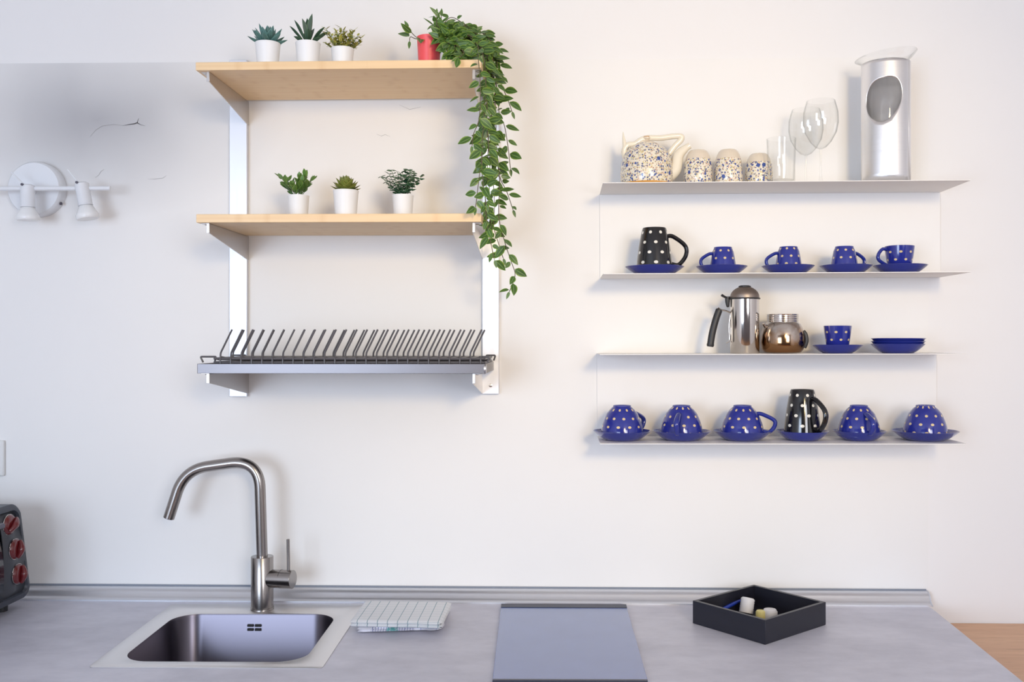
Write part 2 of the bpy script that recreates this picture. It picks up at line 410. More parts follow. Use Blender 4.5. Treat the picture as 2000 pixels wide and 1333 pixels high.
def tag(o, label=None, cat=None, group=None, kind=None):
    if label: o['label'] = label
    if cat: o['category'] = cat
    if group: o['group'] = group
    if kind: o['kind'] = kind
    return o
def thing(name, loc, label, cat, group=None, rz=0.0, ry=0.0):
    o = bpy.data.objects.new(name, None); C.objects.link(o); o.empty_display_size = 0.03
    o.location = loc; o.rotation_euler = (0, ry, rz)
    return tag(o, label, cat, group)
def struct(o): o['kind'] = 'structure'; return o
def dup(root, loc, rz=None, label=None, group=None):
    r = root.copy(); C.objects.link(r); r.location = loc
    if rz is not None: r.rotation_euler = (root.rotation_euler[0], root.rotation_euler[1], rz)
    if label: r['label'] = label
    if group: r['group'] = group
    for ch in list(root.children):
        c = ch.copy(); C.objects.link(c); c.parent = r
        for g in list(ch.children):
            d = g.copy(); C.objects.link(d); d.parent = c
    return r
def smooth_path(pts, n=8):
    pts = [Vector(p) for p in pts]; out = []
    q = [pts[0]] + pts + [pts[-1]]
    for i in range(1, len(q) - 2):
        for k in range(n):
            t = k / n; p0, p1, p2, p3 = q[i - 1], q[i], q[i + 1], q[i + 2]
            out.append(0.5 * ((2 * p1) + (-p0 + p2) * t + (2 * p0 - 5 * p1 + 4 * p2 - p3) * t * t + (-p0 + 3 * p1 - 3 * p2 + p3) * t ** 3))
    out.append(pts[-1]); return out
def fillet(pts, r, n=10):
    pts = [Vector(p) for p in pts]; out = [pts[0]]
    for i in range(1, len(pts) - 1):
        a, b, c = pts[i - 1], pts[i], pts[i + 1]; rr = r[i - 1] if isinstance(r, (list, tuple)) else r
        p, q = b + (a - b).normalized() * rr, b + (c - b).normalized() * rr
        for k in range(n + 1):
            t = k / n; out.append(p * (1 - t) ** 2 + b * 2 * t * (1 - t) + q * t * t)
    out.append(pts[-1]); return out

# ------------------------------------------------------------------ the room
XL, XR, YB, ZC = -2.3, 2.6, -4.1, 2.7
WT = 0.90                                   # worktop height
struct(MB().box(XL - .1, XR + .1, 0.0, 0.12, 0, ZC).build('wall_back', M['wall'], smooth=False))
struct(MB().box(XL - .12, XL, YB, 0.0, 0, ZC).build('wall_left', M['wall'], smooth=False))
struct(MB().box(XR, XR + .12, YB, 0.0, 0, ZC).build('wall_right', M['wall'], smooth=False))
struct(MB().box(XL - .12, XR + .12, YB - .12, 0.12, -0.08, 0).build('floor', M['floor'], smooth=False))
struct(MB().box(XL - .12, XR + .12, YB - .12, 0.12, ZC, ZC + .08).build('ceiling', M['ceil'], smooth=False))
wf = MB()
wins = [(-2.225, -.875, .775, 2.125), (.95, 1.95, 1.25, 2.45)]
xs = [XL - .1, -2.225, -.875, .95, 1.95, XR + .1]
wf.box(xs[0], xs[1], YB - .12, YB, 0, ZC); wf.box(xs[2], xs[3], YB - .12, YB, 0, ZC); wf.box(xs[4], xs[5], YB - .12, YB, 0, ZC)
for (a, b, c, d) in wins:
    wf.box(a, b, YB - .12, YB, 0, c); wf.box(a, b, YB - .12, YB, d, ZC)
struct(wf.build('wall_front', M['wall_front'], smooth=False))
for i, (a, b, c, d) in enumerate(wins):
    wo = struct(MB().box(a, b, YB - .08, YB - .075, c, d).build('window_%d' % (i + 1), M['window_glass'], smooth=False))
    fr = MB(); t = .05
    fr.box(a, a + t, YB - .1, YB - .05, c, d); fr.box(b - t, b, YB - .1, YB - .05, c, d)
    fr.box(a + t, b - t, YB - .1, YB - .05, c, c + t); fr.box(a + t, b - t, YB - .1, YB - .05, d - t, d)
    fr.box((a + b) / 2 - .02, (a + b) / 2 + .02, YB - .1, YB - .05, c + t, d - t)
    fr.build('window_frame', M['shelf_white'], wo, smooth=False)

# thin coat of washable paint over the kitchen part of the wall, with its cracked plaster
xr = P(1813, 600, -0.002).x; zt = P(1000, 117, -0.002).z
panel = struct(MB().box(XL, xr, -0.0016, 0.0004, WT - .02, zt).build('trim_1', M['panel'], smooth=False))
def crack(pts, wd, name='crack', m='crack'):
    q = MB(); ps = [P(a, b, -0.0022) for a, b in pts]; N = len(ps)
    for i in range(N - 1):
        w0, w1 = (wd[i], wd[i + 1])
        a, b = ps[i], ps[i + 1]; up = Vector((0, 0, 1))
        if abs((b - a).normalized().z) > .8: up = Vector((1, 0, 0))
        q.add([a - up * w0, b - up * w1, b + up * w1, a + up * w0, a + Vector((0, .002, 0)), b + Vector((0, .002, 0))], [(0, 1, 2, 3), (0, 4, 5, 1), (3, 2, 5, 4)])
    return q.build(name, M[m], panel, smooth=False)
crack([(240, 245.5), (246, 244.5), (255, 243), (262, 242), (268, 240), (275, 244), (284, 246)], [.00015, .0005, .0009, .001, .0013, .0005, .0001])
crack([(268, 240), (269, 236), (271, 231)], [.0008, .0005, .0001])
crack([(176, 267), (187, 254), (200, 246), (222, 243), (240, 245.5)], [.0001, .0003, .0003, .0004, .0003], m='flake')
crack([(186, 347), (193, 342), (197, 335), (203, 331)], [.0001, .0004, .0004, .0001], m='flake')
crack([(288, 350), (303, 350), (318, 348), (325, 343)], [.0001, .0004, .0004, .0001], m='flake')
crack([(735, 262), (745, 266), (752, 263), (762, 267)], [.0001, .0003, .0003, .0001], m='flake')
crack([(780, 205), (800, 214), (822, 209)], [.0001, .0003, .0001], m='flake')

# ------------------------------------------------------------------ worktop, base cabinets, oak table
def quad(pxs, z): return [T(a, b, z) for a, b in pxs]
sink_q = quad([(172, 1303), (629, 1305), (712, 1180), (336, 1180)], WT + .002)      # front-left, front-right, back-right, back-left
def bil(q, u, v): return q[0] * (1 - u) * (1 - v) + q[1] * u * (1 - v) + q[2] * u * v + q[3] * (1 - u) * v
er = [T(1815, 1184.5, WT), T(1997, 1331, WT)]
slope = (er[0].x - er[1].x) / (er[0].y - er[1].y)
def edge_x(y): return er[1].x + slope * (y - er[1].y)
hole = [bil(sink_q, u, v) for u, v in ((.04, .04), (.96, .04), (.96, .96), (.04, .96))]
hx0, hx1 = max(hole[0].x, hole[3].x), min(hole[1].x, hole[2].x); hy0, hy1 = hole[0].y, hole[3].y
ys = [-0.635, hy0, hy1, 0.0]; gx = lambda y: [XL, hx0, hx1, edge_x(y)]
wm = MB(); vs = []
for z in (WT - .04, WT):
    for y in ys:
        for x in gx(y): vs.append((x, y, z))
fs = []
for j in range(3):
    for i in range(3):
        if (i, j) == (1, 1): continue
        a = j * 4 + i; fs.append((a, a + 4, a + 5, a + 1)); fs.append((a + 16, a + 17, a + 21, a + 20))
ring = [0, 1, 2, 3, 7, 11, 15, 14, 13, 12, 8, 4]
fs += [(ring[k], ring[(k + 1) % 12], ring[(k + 1) % 12] + 16, ring[k] + 16) for k in range(12)]
r2 = [5, 9, 10, 6]; fs += [(r2[k], r2[(k + 1) % 4], r2[(k + 1) % 4] + 16, r2[k] + 16) for k in range(4)]
wm.add(vs, fs)
tag(wm.build('worktop', M['concrete'], bevel=.0015, smooth=False), 'grey concrete-look laminate kitchen worktop running along the wall', 'worktop')

x0c = XL + .01
cabs = [(-2.28, -1.45, 'leftmost'), (-1.44, -0.99, 'second'), (-0.98, -0.37, 'sink'), (-0.36, 0.23, 'hob'), (0.24, 0.80, 'right')]
clabel = ['white base cabinet under the far left end of the worktop', 'narrow white base cabinet left of the one under the sink',
          'white base cabinet that carries the sink', 'white base cabinet under the narrow hob', 'white base cabinet at the right end, under the black tray']
for (a, b, k), lb in zip(cabs, clabel):
    c = thing('base_cabinet', ((a + b) / 2, 0, 0), lb, 'cabinet', 'base cabinets under the worktop'); h = (b - a) / 2
    bd = MB().box(-h, -h + .016, -.58, -.02, .1, WT - .041).box(h - .016, h, -.58, -.02, .1, WT - .041).box(-h + .016, h - .016, -.58, -.02, .1, .116)
    bd.box(-h, h, -.53, -.515, 0.0, .1)
    bd.build('body', M['cabinet'], c, smooth=False)
    dr = MB().box(-h + .002, h - .002, -.60, -.582, .105, WT - .045).build('door', M['cabinet'], c, bevel=.001)
    MB().box(-.06, .06, -.625, -.613, WT - .085, WT - .073).box(-.055, -.047, -.613, -.6, WT - .083, WT - .075).box(.047, .055, -.613, -.6, WT - .083, WT - .075).build('handle', M['steel'], dr, bevel=.002)

tz = T(1900, 1218, WT).z
tzz = P(1930, 1218, -0.001).z
tb = thing('oak_table', (1.55, -0.5, 0), 'light oak table top with knots against the white wall, right of the worktop', 'table')
ex = 0.865
tm = MB(); tm.box(ex - 1.55, .95, -.45, .499, tzz - .035, tzz)
tm.build('table_top', M['oak'], tb, bevel=.002)
for sx in (ex - 1.55 + .05, .9):
    for sy in (-.4, .43):
        MB().box(sx - .025, sx + .025, sy - .025, sy + .025, 0, tzz - .035).build('leg', M['oak'], tb, bevel=.002)

# aluminium sealing profile along the wall
pf = [(0.0, .0), (-.036, .0), (-.036, .003), (-.030, .0055), (-.0255, .010), (-.021, .018), (-.017, .0235), (-.010, .0272), (-.003, .0288), (0, .0288)]
pm = MB(); xa, xb = XL + .01, P(1811, 1160, -.01).x
y_off = -0.0018
pm.prism([(xa, y_off + a, WT + b) for a, b in pf], (xb - xa, 0, 0))
pr = pm.build('wall_profile', M['profile'], angle=50)
tag(pr, 'long rounded aluminium sealing strip between worktop and wall', 'sealing strip')
gm = MB().box(xa, xb, -.0042, -.0018, WT + .0288, WT + .0318); gm.build('rubber_lip', mat('grey_rubber', srgb(128, 134, 146), .6), pr, smooth=False)
gm = MB().prism([(xb, y_off + a * 1.02, WT + b * 1.01) for a, b in pf], (.003, 0, 0)); gm.build('end_cap', mat('grey_end_cap', srgb(190, 192, 200), .5), pr)

# ------------------------------------------------------------------ left shelving: rails, bamboo shelves, drainer shelf
YF = -0.276; YBK = -0.018
railx = []
for (a, b, y0, y1, lb) in ((448, 482, 775, 117, 'left upright steel wall rail carrying the bamboo shelves'), (942, 974.5, 770, 116, 'right upright steel wall rail, half hidden by the trailing plant')):
    p0, p1 = P(a, y0, -.016), P(b, y0, -.016); zb = p0.z; ztp = P((a + b) / 2, y1, -.016).z
    cx = (p0.x + p1.x) / 2; hw = (p1.x - p0.x) / 2
    r = thing('wall_rail', (cx, 0, zb), lb, 'rail', 'upright wall rails'); H = ztp - zb
    MB().box(-hw, hw, -.016, -.0140, 0, H).box(-hw, -hw + .002, -.014, -.0018, 0, H).box(hw - .002, hw, -.014, -.0018, 0, H).build('channel', M['steel_rail'], r, bevel=.0007)
    for zz in (.02, H - .02):
        MB().lathe([(0, 0), (.004, 0), (.004, .0015), (.0025, .002), (0, .002)], 16, axis=Matrix.Rotation(PI / 2, 3, 'X'), center=(0, -.016, zz)).build('screw', M['steel'], r)
    railx.append((cx - hw, cx + hw))
RL, RR = railx[0][1] + .001, railx[1][0] - .001        # inner faces, where the brackets hang

def bracket(parent, x, side, ztop, ox, oz):
    """vertical side plate deepening to the wall, folded flange on top going outward (side -1 = left)"""
    z = ztop - oz
    yf = YF + .012
    poly = [(x - ox, yf, z), (x - ox, yf, z - .021), (x - ox, -.0165, z - .056), (x - ox, -.003, z - .056), (x - ox, -.003, z)]
    q = MB().prism(poly, (.0018 * side, 0, 0))
    q.box(min(x - ox, x - ox + .018 * side), max(x - ox, x - ox + .018 * side), yf, -.0165, z - .0018, z - .0002)
    xi, xo = x - ox, x - ox + .0018 * side
    q.box(min(xi, xi + .006 * side), max(xi, xi + .006 * side), yf - .0014, yf, z - .021, z)
    b = q.build('bracket', M['steel_bracket'], parent, bevel=.0004)
    for yy in (yf + .012, -.06):
        MB().lathe([(0, -.0035), (.003, -.0035), (.0042, -.0018), (.0042, -.0015), (0, -.0015)], 14, center=(x - ox + .010 * side, yy, z)).build('screw', M['steel'], b)
    return b

def bamboo_shelf(l, r, ytl, ytr, ybl, lb):
    a, b = P(l, ytl, YF), P(r, ytr, YF); th = a.z - P(l, ybl, YF).z
    ang = math.atan2(b.z - a.z, b.x - a.x)
    t = thing('bamboo_shelf', (a.x, 0, a.z - th), lb, 'shelf', 'bamboo shelves of the rail system', ry=-ang)
    MB().box(0, (b - a).length, YF, YBK, 0, th).build('board', M['bamboo'], t, bevel=.0012)
    bracket(t, RL, -1, a.z - th, a.x, a.z - th)
    bracket(t, RR, +1, a.z - th, a.x, a.z - th)
    return lambda x: a.z + math.tan(ang) * (x - a.x)
top1 = bamboo_shelf(382, 940, 121.5, 116, 137.5, 'upper bamboo shelf holding the trailing plant in the red pot')
top2 = bamboo_shelf(383, 940, 418.5, 417, 435, 'lower bamboo shelf with three small white potted plants')

a, b = P(385, 711, YF), P(948, 712, YF); zb = P(385, 730, YF).z
tr = thing('drainer_shelf', (a.x, 0, zb), 'brushed steel wall shelf under the grey dish rack', 'shelf')
Wd = b.x - a.x; Hh = a.z - zb
q = MB().box(0, Wd, YF, YF + .0015, 0, Hh).box(0, .0015, YF, -.018, 0, Hh).box(Wd - .0015, Wd, YF, -.018, 0, Hh)
q.box(.0015, Wd - .0015, YF + .0015, -.018, 0.001, .0025).box(.0015, Wd - .0015, -.0195, -.018, 0, Hh).box(0, Wd, YF, YF + .008, 0, .0012)
q.build('tray', M['steel_tray'], tr, bevel=.0006)
MB().tube([(Wd - .003, YF + .004, Hh * .5), (Wd + .0015, YF + .004, Hh * .5)], .0085, 16).build('end_cap', M['steel_rail'], tr)
bracket(tr, RL, -1, zb, a.x, zb); bracket(tr, RR, +1, zb, a.x, zb)

# the wire dish rack that stands in the drainer shelf
zr = a.z
rk = thing('dish_rack', (a.x, YF, zb + .0026), 'dark grey wire dish rack with rows of slanting prongs', 'dish rack')
ro = Vector((a.x, YF, zb + .0026)); L = lambda p: Vector(p) - ro
y1r, y2r = YF + .085, YF + .165
fx0, fx1 = P(388, 700, YF + .01).x, P(955, 700, YF + .01).x
zlo, zhi = P(600, 708.5, YF + .012).z, P(600, 701, YF + .012).z
rect = lambda z, x0, x1, ya, yb: [(x0, ya, z), (x1, ya, z), (x1, yb, z), (x0, yb, z), (x0, ya, z)]
q = MB()
for z, ins in ((zlo, .0), (zhi, .0)):
    q.tube(fillet([L(p) for p in rect(z, fx0 + .033, fx1 - .01, YF + .012, -.045)], .006, 4), .0026, 8)
for sx0, sx1 in ((fx0, fx0 + .034), (fx1 - .022, fx1)):
    zt_ = zhi + .004
    q.tube(fillet([L((sx0 + .006, YF + .02, zlo)), L((sx0, YF + .02, zt_)), L((sx1, YF + .02, zt_)), L((sx1 - .004, YF + .02, zlo))], .003, 3), .002, 8)
    q.tube(fillet([L((sx0 + .006, -.06, zlo)), L((sx0, -.06, zt_)), L((sx1, -.06, zt_)), L((sx1 - .004, -.06, zlo))], .003, 3), .002, 8)
for yy in (YF + .03, y1r + .012, y2r + .012, -.07):
    q.tube([L((fx0 + .033, yy, zhi - .002)), L((fx1 - .01, yy, zhi - .002))], .0017, 8)
# four short feet down to the tray
for sx in (fx0 + .05, fx1 - .03):
    for yy in (YF + .03, -.07):
        q.tube([L((sx, yy, zlo)), (sx - ro.x, yy - ro.y, .0002)], .0022, 8)
q.build('frame', M['rackwire'], rk)
for i in range(26):
    px = 430.8 + i * (939 - 430.8) / 25
    X = P(px, 705, YF + .011).x
    # cross wire, bent up over the front rails
    w_ = [L((X, YF + .009, zlo - .002)), L((X, YF + .009, zhi + .0005)), L((X, YF + .014, zhi + .0038)), L((X, YF + .05, zhi + .001)), L((X, -.05, zhi + .001)), L((X, -.045, zlo))]
    MB().tube(fillet(w_, .002, 2), .0018, 6).build('cross_wire', M['rackwire'], rk)
for i in range(25):
    px = 430.8 + i * (918.5 - 430.8) / 24
    for Y in (y1r - .045, y2r - .045):
        X = P(px, 695, y1r - .045).x
        z0, z1, z2 = zhi - .001, P(px, 690, y1r - .045).z, P(px, 644, y1r - .045).z
        dx = P(px + 22.5, 644, y1r - .045).x - X
        MB().tube(fillet([L((X, Y, z0)), L((X, Y, z1)), L((X + dx, Y, z2))], .004, 3), .0020, 8).build('prong', M['rackwire'], rk)

# ------------------------------------------------------------------ small potted plants
def pot(t, r, h, m):
    MB().lathe([(0, 0), (r * .8, 0), (r * .82, .002), (r * .97, h - .004), (r, h - .001), (r * .985, h), (r * .94, h - .001), (r * .9, h - .008), (0, h - .008)], 40).build('pot', m, t)
    MB().lathe([(0, h - .0060), (r * .45, h - .0055), (r * .9, h - .0068)], 28).build('soil', M['soil'], t)
def rand_dir(el0, el1, az=None):
    az = random.uniform(0, 2 * PI) if az is None else az; el = random.uniform(el0, el1)
    return Vector((math.cos(az) * math.cos(el), math.sin(az) * math.cos(el), math.sin(el))), az

def place_pot(name, px, pyt, wpx, Y, topf, lb, pm='pot'):
    p = P(px, pyt, Y); z0 = topf(p.x); sc = (P(px + 10, pyt, Y).x - p.x) / 10
    t = thing(name, (p.x, Y, z0 + .0005), lb, 'potted plant', 'small potted plants on the bamboo shelves')
    r, h = wpx * sc / 2, p.z - z0; pot(t, r, h, M[pm]); return t, r, h, sc

# blue-green rosette
t, r, h, sc = place_pot('potted_succulent', 523, 85.5, 49, -.225, top1, 'blue-green rosette succulent in a white pot, leftmost on the upper shelf')
q = MB()
for k in range(30):
    ring = k / 30; el = math.radians(8 + 76 * ring ** 1.05); az = k * 2.39996
    d = Vector((math.cos(az) * math.cos(el), math.sin(az) * math.cos(el), math.sin(el)))
    q.leaf(Vector((0, 0, h - .003)) + Vector((d.x, d.y, 0)) * .004, d, (0, 0, 1), (.042 - .001 * ring) * random.uniform(.9, 1.1), .0145, curl=.12, fold=.2, thick=.55, tip=.8)
q.build('rosette', M['succ_blue'], t, angle=70)
# aloe
t, r, h, sc = place_pot('potted_aloe', 601.5, 85, 49, -.225, top1, 'dark spiky aloe in a white pot, middle of three on the upper shelf')
q = MB()
for az, el, Ln in ((180, 52, .055), (197, 66, .058), (150, 78, .050), (215, 30, .03), (0, 38, .05), (12, 55, .052), (345, 30, .03), (90, 84, .052), (270, 86, .056), (320, 80, .066), (240, 76, .055), (60, 70, .045), (120, 60, .04), (285, 60, .035)):
    a_, e_ = math.radians(az), math.radians(el)
    d = Vector((math.cos(a_) * math.cos(e_), math.sin(a_) * math.cos(e_), math.sin(e_)))
    q.leaf(Vector((d.x, d.y, 0)) * .006 + Vector((0, 0, h - .004)), d, (-d.x, -d.y, .6), Ln, .0135, curl=-.05, fold=.5, thick=.35, tip=.55, n=9)
q.build('spiky_leaves', M['aloe'], t, angle=70)
# yellow-green bushy
t, r, h, sc = place_pot('potted_bush', 669, 96, 45, -.20, top1, 'yellow-green tiny-leaved bush in a white pot beside the aloe')
q = MB(); st = MB()
for k in range(22):
    d, az = rand_dir(math.radians(24), math.radians(82), k * 2.4)
    Ln = random.uniform(.033, .052) * (0.8 + .3 * d.z); b0 = Vector((d.x * .006, d.y * .006, h - .008))
    path = [b0 + d * (Ln * s_) + Vector((0, 0, .006 * s_ * s_)) for s_ in (0, .25, .5, .75, 1)]
    st.tube(path, .0006, 5)
    for s_ in range(8):
        u = .3 + .7 * s_ / 7; c = b0 + d * (Ln * u) + Vector((0, 0, .006 * u * u))
        for sg in (0, 1):
            dd, _ = rand_dir(.0, .9, random.uniform(0, 6.28))
            q.leaf(c, dd, (0, -.4, 1), random.uniform(.010, .0150), .0068, fold=.2, n=4)
q.build('foliage', M['leaf_yellow'], t, angle=70); st.build('stems', M['stem_green'], t)
# leafy plant
t, r, h, sc = place_pot('potted_herb', 583, 383, 42, -.15, top2, 'leafy fresh-green plant in a white pot, leftmost on the lower shelf')
q = MB(); st = MB()
for k in range(11):
    az = k * 2.4 + .3; el = math.radians(random.uniform(42, 86)); d = Vector((math.cos(az) * math.cos(el), math.sin(az) * math.cos(el), math.sin(el)))
    Ln = random.uniform(.034, .054); b0 = Vector((d.x * .006, d.y * .006, h - .007))
    st.tube([b0, b0 + d * Ln * .5, b0 + d * Ln], .0008, 5)
    for s_ in range(6):
        u = .35 + .65 * s_ / 5; c = b0 + d * (Ln * u); a2 = s_ * 2.4 + k
        dd = (d * .9 + Vector((math.cos(a2), math.sin(a2), .15)) * .9)
        q.leaf(c, dd, (0, -.5, 1), random.uniform(.016, .023), .0105, curl=.1, fold=.3, n=6)
    q.leaf(b0 + d * Ln, d, (0, -1, .2), .016, .009, fold=.3)
q.build('foliage', M['leaf_green'], t, angle=70); st.build('stems', M['stem_green'], t)
# olive rosette
t, r, h, sc = place_pot('potted_succulent', 675.5, 373, 50, -.215, top2, 'olive-green rosette succulent in a white pot, middle of the lower shelf')
q = MB()
for k in range(46):
    ring = k / 46; el = math.radians(4 + 70 * ring ** .9); az = k * 2.39996
    d = Vector((math.cos(az) * math.cos(el), math.sin(az) * math.cos(el), math.sin(el)))
    q.leaf(Vector((d.x, d.y, 0)) * .003 + Vector((0, 0, h - .002 + .007 * ring)), d, (0, 0, 1), (.032 - .005 * ring) * random.uniform(.95, 1.08), .0165, curl=.15, fold=.2, thick=.3, tip=1.3)
q.build('rosette', M['succ_olive'], t, angle=70)
# eucalyptus-like
t, r, h, sc = place_pot('potted_eucalyptus', 787, 382, 42, -.15, top2, 'grey-green eucalyptus-like sprigs in a white pot, rightmost on the lower shelf')
q = MB(); st = MB()
for k in range(13):
    az = k * 2.4; el = math.radians(90 - 48 * math.sqrt((k + .5) / 13)); d = Vector((math.cos(az) * math.cos(el), math.sin(az) * math.cos(el) * .7, math.sin(el))).normalized()
    Ln = random.uniform(.056, .068); b0 = Vector((d.x * .004, d.y * .004, h - .007))
    st.tube([b0, b0 + d * Ln * .5, b0 + d * Ln], .0006, 5)
    for s_ in range(7):
        u = .25 + .75 * s_ / 6; c = b0 + d * (Ln * u); a2 = s_ * PI / 2 + k
        for sg in (0, 1):
            dd = Vector((math.cos(a2 + PI * sg), math.sin(a2 + PI * sg), random.uniform(.1, .8)))
            q.leaf(c, dd, (random.uniform(-.3, .3), -.6, 1), 0.0142 - .003 * u, .0115, curl=-.35, fold=-.25, n=6, tip=1.4)
q.build('foliage', M['leaf_euc'], t, angle=70); st.build('stems', M['stem_green'], t)

# trailing plant in the red pot
Yp = -.17; p = P(838, 74, Yp); z0 = top1(p.x); sc = (P(848, 70, Yp).x - p.x) / 10
vt = thing('trailing_plant', (p.x, Yp, z0 + .0005), 'trailing green vine in a coral red pot spilling over the upper shelf end', 'potted plant')
vo = Vector(vt.location); r = 24 * sc; pot(vt, r, p.z - z0, M['redpot'])
q = MB(); st = MB()
def strand(pts, dens, lmin=.018, lmax=.034, wr=.54, r0=.0009, spread=1.0):
    ps = smooth_path([P(a, b, c) - vo for a, b, c in pts], 10)
    st.tube(ps, r0, 5)
    acc = 0; last = ps[0]; k = 0
    for i in range(1, len(ps)):
        acc += (ps[i] - ps[i - 1]).length
        if acc > dens:
            acc = 0; k += 1; t_ = (ps[i] - ps[i - 1]).normalized()
            side = 1 if k % 2 else -1
            out = Vector((side * random.uniform(.2, 1.25), random.uniform(-.6, .3), random.uniform(-.45, .5))) * spread
            d = (t_ * random.uniform(.25, .9) + out); nr = Vector((random.uniform(-.8, .8), -1, random.uniform(-.5, 1.0)))
            L_ = random.uniform(lmin, lmax)
            q.leaf(ps[i] + d.normalized() * .003, d, nr, L_, L_ * wr * random.uniform(.85, 1.15), curl=random.uniform(-.25, .1), fold=.22, n=6, tip=random.uniform(.9, 1.1))
    q.leaf(ps[-1], ps[-1] - ps[-3], (0, -1, 0), .018, .007, fold=.2)
A = -.17
starts = [(850, 66, A), (858, 72, A), (846, 70, A - .01)]
drops = [
    [(890, 60, -.2), (930, 85, -.25), (934, 115, -.3), (938, 170, -.3), (936, 230, -.3), (925, 262, -.3), (922, 285, -.3)],
    [(895, 70, -.18), (940, 92, -.2), (954, 130, -.2), (952, 200, -.22), (946, 270, -.26), (938, 330, -.3), (932, 380, -.3), (929, 405, -.3)],
    [(900, 55, -.16), (950, 80, -.18), (962, 120, -.18), (960, 220, -.2), (958, 300, -.2), (955, 400, -.2), (958, 430, -.22), (962, 455, -.25)],
    [(890, 75, -.2), (945, 100, -.22), (956, 150, -.22), (955, 240, -.22), (952, 330, -.24), (948, 390, -.29), (952, 440, -.3), (962, 490, -.3), (966, 508, -.3)],
    [(905, 50, -.14), (950, 70, -.16), (970, 110, -.17), (968, 190, -.18), (970, 280, -.19), (976, 350, -.2), (974, 420, -.2), (985, 470, -.21), (998, 510, -.21), (1006, 538, -.21), (995, 570, -.21)],
    [(900, 60, -.12), (960, 85, -.14), (975, 130, -.15), (980, 165, -.16), (992, 195, -.17), (1000, 218, -.17)],
    [(905, 62, -.14), (955, 88, -.16), (968, 150, -.17), (975, 220, -.18), (985, 245, -.18), (992, 285, -.18), (997, 330, -.18)],
    [(900, 58, -.15), (955, 90, -.17), (966, 160, -.18), (966, 260, -.19), (975, 340, -.19), (990, 375, -.19), (1002, 410, -.19)],
    [(890, 66, -.2), (938, 95, -.24), (948, 150, -.24), (946, 220, -.28), (941, 300, -.3), (944, 360, -.3), (950, 400, -.3)],
    [(905, 60, -.13), (958, 95, -.15), (963, 170, -.17), (957, 260, -.19), (962, 340, -.19), (966, 400, -.19), (964, 440, -.2), (975, 480, -.2), (983, 505, -.2)],
    [(890, 60, -.2), (930, 78, -.24), (944, 110, -.25), (950, 180, -.26), (952, 250, -.27), (956, 310, -.28)],
]
for i, dr_ in enumerate(drops):
    strand([random.choice(starts)] + dr_, .0150 if i in (4, 9, 3) else .0128)
# crown of foliage on the shelf
strand([(838, 68, A), (818, 74, A - .01), (806, 66, A - .01), (798, 54, A - .01)], .02)
strand([(838, 70, A), (815, 76, A), (802, 72, A), (800, 80, A)], .02)
strand([(845, 68, A), (850, 50, A), (852, 32, A)], .009, wr=.25)
strand([(848, 68, A), (860, 50, A), (862, 32, A)], .009, wr=.25)
for k in range(26):
    x1 = random.uniform(850, 950); y1 = random.uniform(44, 92) + max(0, (x1 - 900) * .25)
    yy = random.uniform(-.24, -.1)
    strand([(845 + random.uniform(-8, 8), 70, A), ((850 + x1) / 2, y1 - 12, (A + yy) / 2), (x1, y1, yy), (x1 + random.uniform(5, 22), y1 + random.uniform(8, 24), yy - .01)], .0115, .014, .027)
for k in range(7):
    x1 = random.uniform(868, 925)
    strand([(860, 72, A), (x1 - 5, 78, -.24), (x1, 98, -.25), (x1 + 6, 108, -.255)], .009)
strand([(880, 80, -.24), (905, 100, -.275), (902, 108, -.285), (896, 112, -.287)], .014)
q.build('foliage', M['vine'], vt, angle=75); st.build('vine_stems', M['vine_stem'], vt)

# ------------------------------------------------------------------ right wall shelves
def wall_shelf(l, r, top_l, top_r, bot_l, bot_r, pl, lb):
    """two thin shelves with a plate between them; pixel rows of the front edges"""
    YS = -.175; th = .0018
    a, b = P(l, top_l, YS), P(r, top_r, YS); c, d = P(l, bot_l, YS), P(r, bot_r, YS)
    ang = math.atan2(b.z - a.z, b.x - a.x); W_ = b.x - a.x; H_ = a.z - c.z
    t = thing('wall_shelf', (a.x, 0, c.z), lb, 'shelf', 'white double wall shelves', ry=-ang)
    MB().box(0, W_, YS, -.0045, H_ - th, H_).build('shelf', M['shelf_white'], t, bevel=.0005)
    MB().box(0, W_, YS, -.0045, 0, th).build('shelf', M['shelf_white'], t, bevel=.0005)
    MB().box(0, W_, -.0045, -.0022, 0, H_).build('back_plate', M['shelf_white'], t, bevel=.0005)
    f = lambda z: (lambda x: z + math.tan(ang) * (x - a.x))
    return f(a.z), f(c.z + th)
s1, s2 = wall_shelf(1178, 1897, 356.5, 351, 536, 531, 1172, 'upper white double wall shelf with teapot and wine glasses on top')
s3, s4 = wall_shelf(1172, 1889, 692.3, 691, 868.5, 869.5, 1165, 'lower white double wall shelf with coffee pot and blue cups')

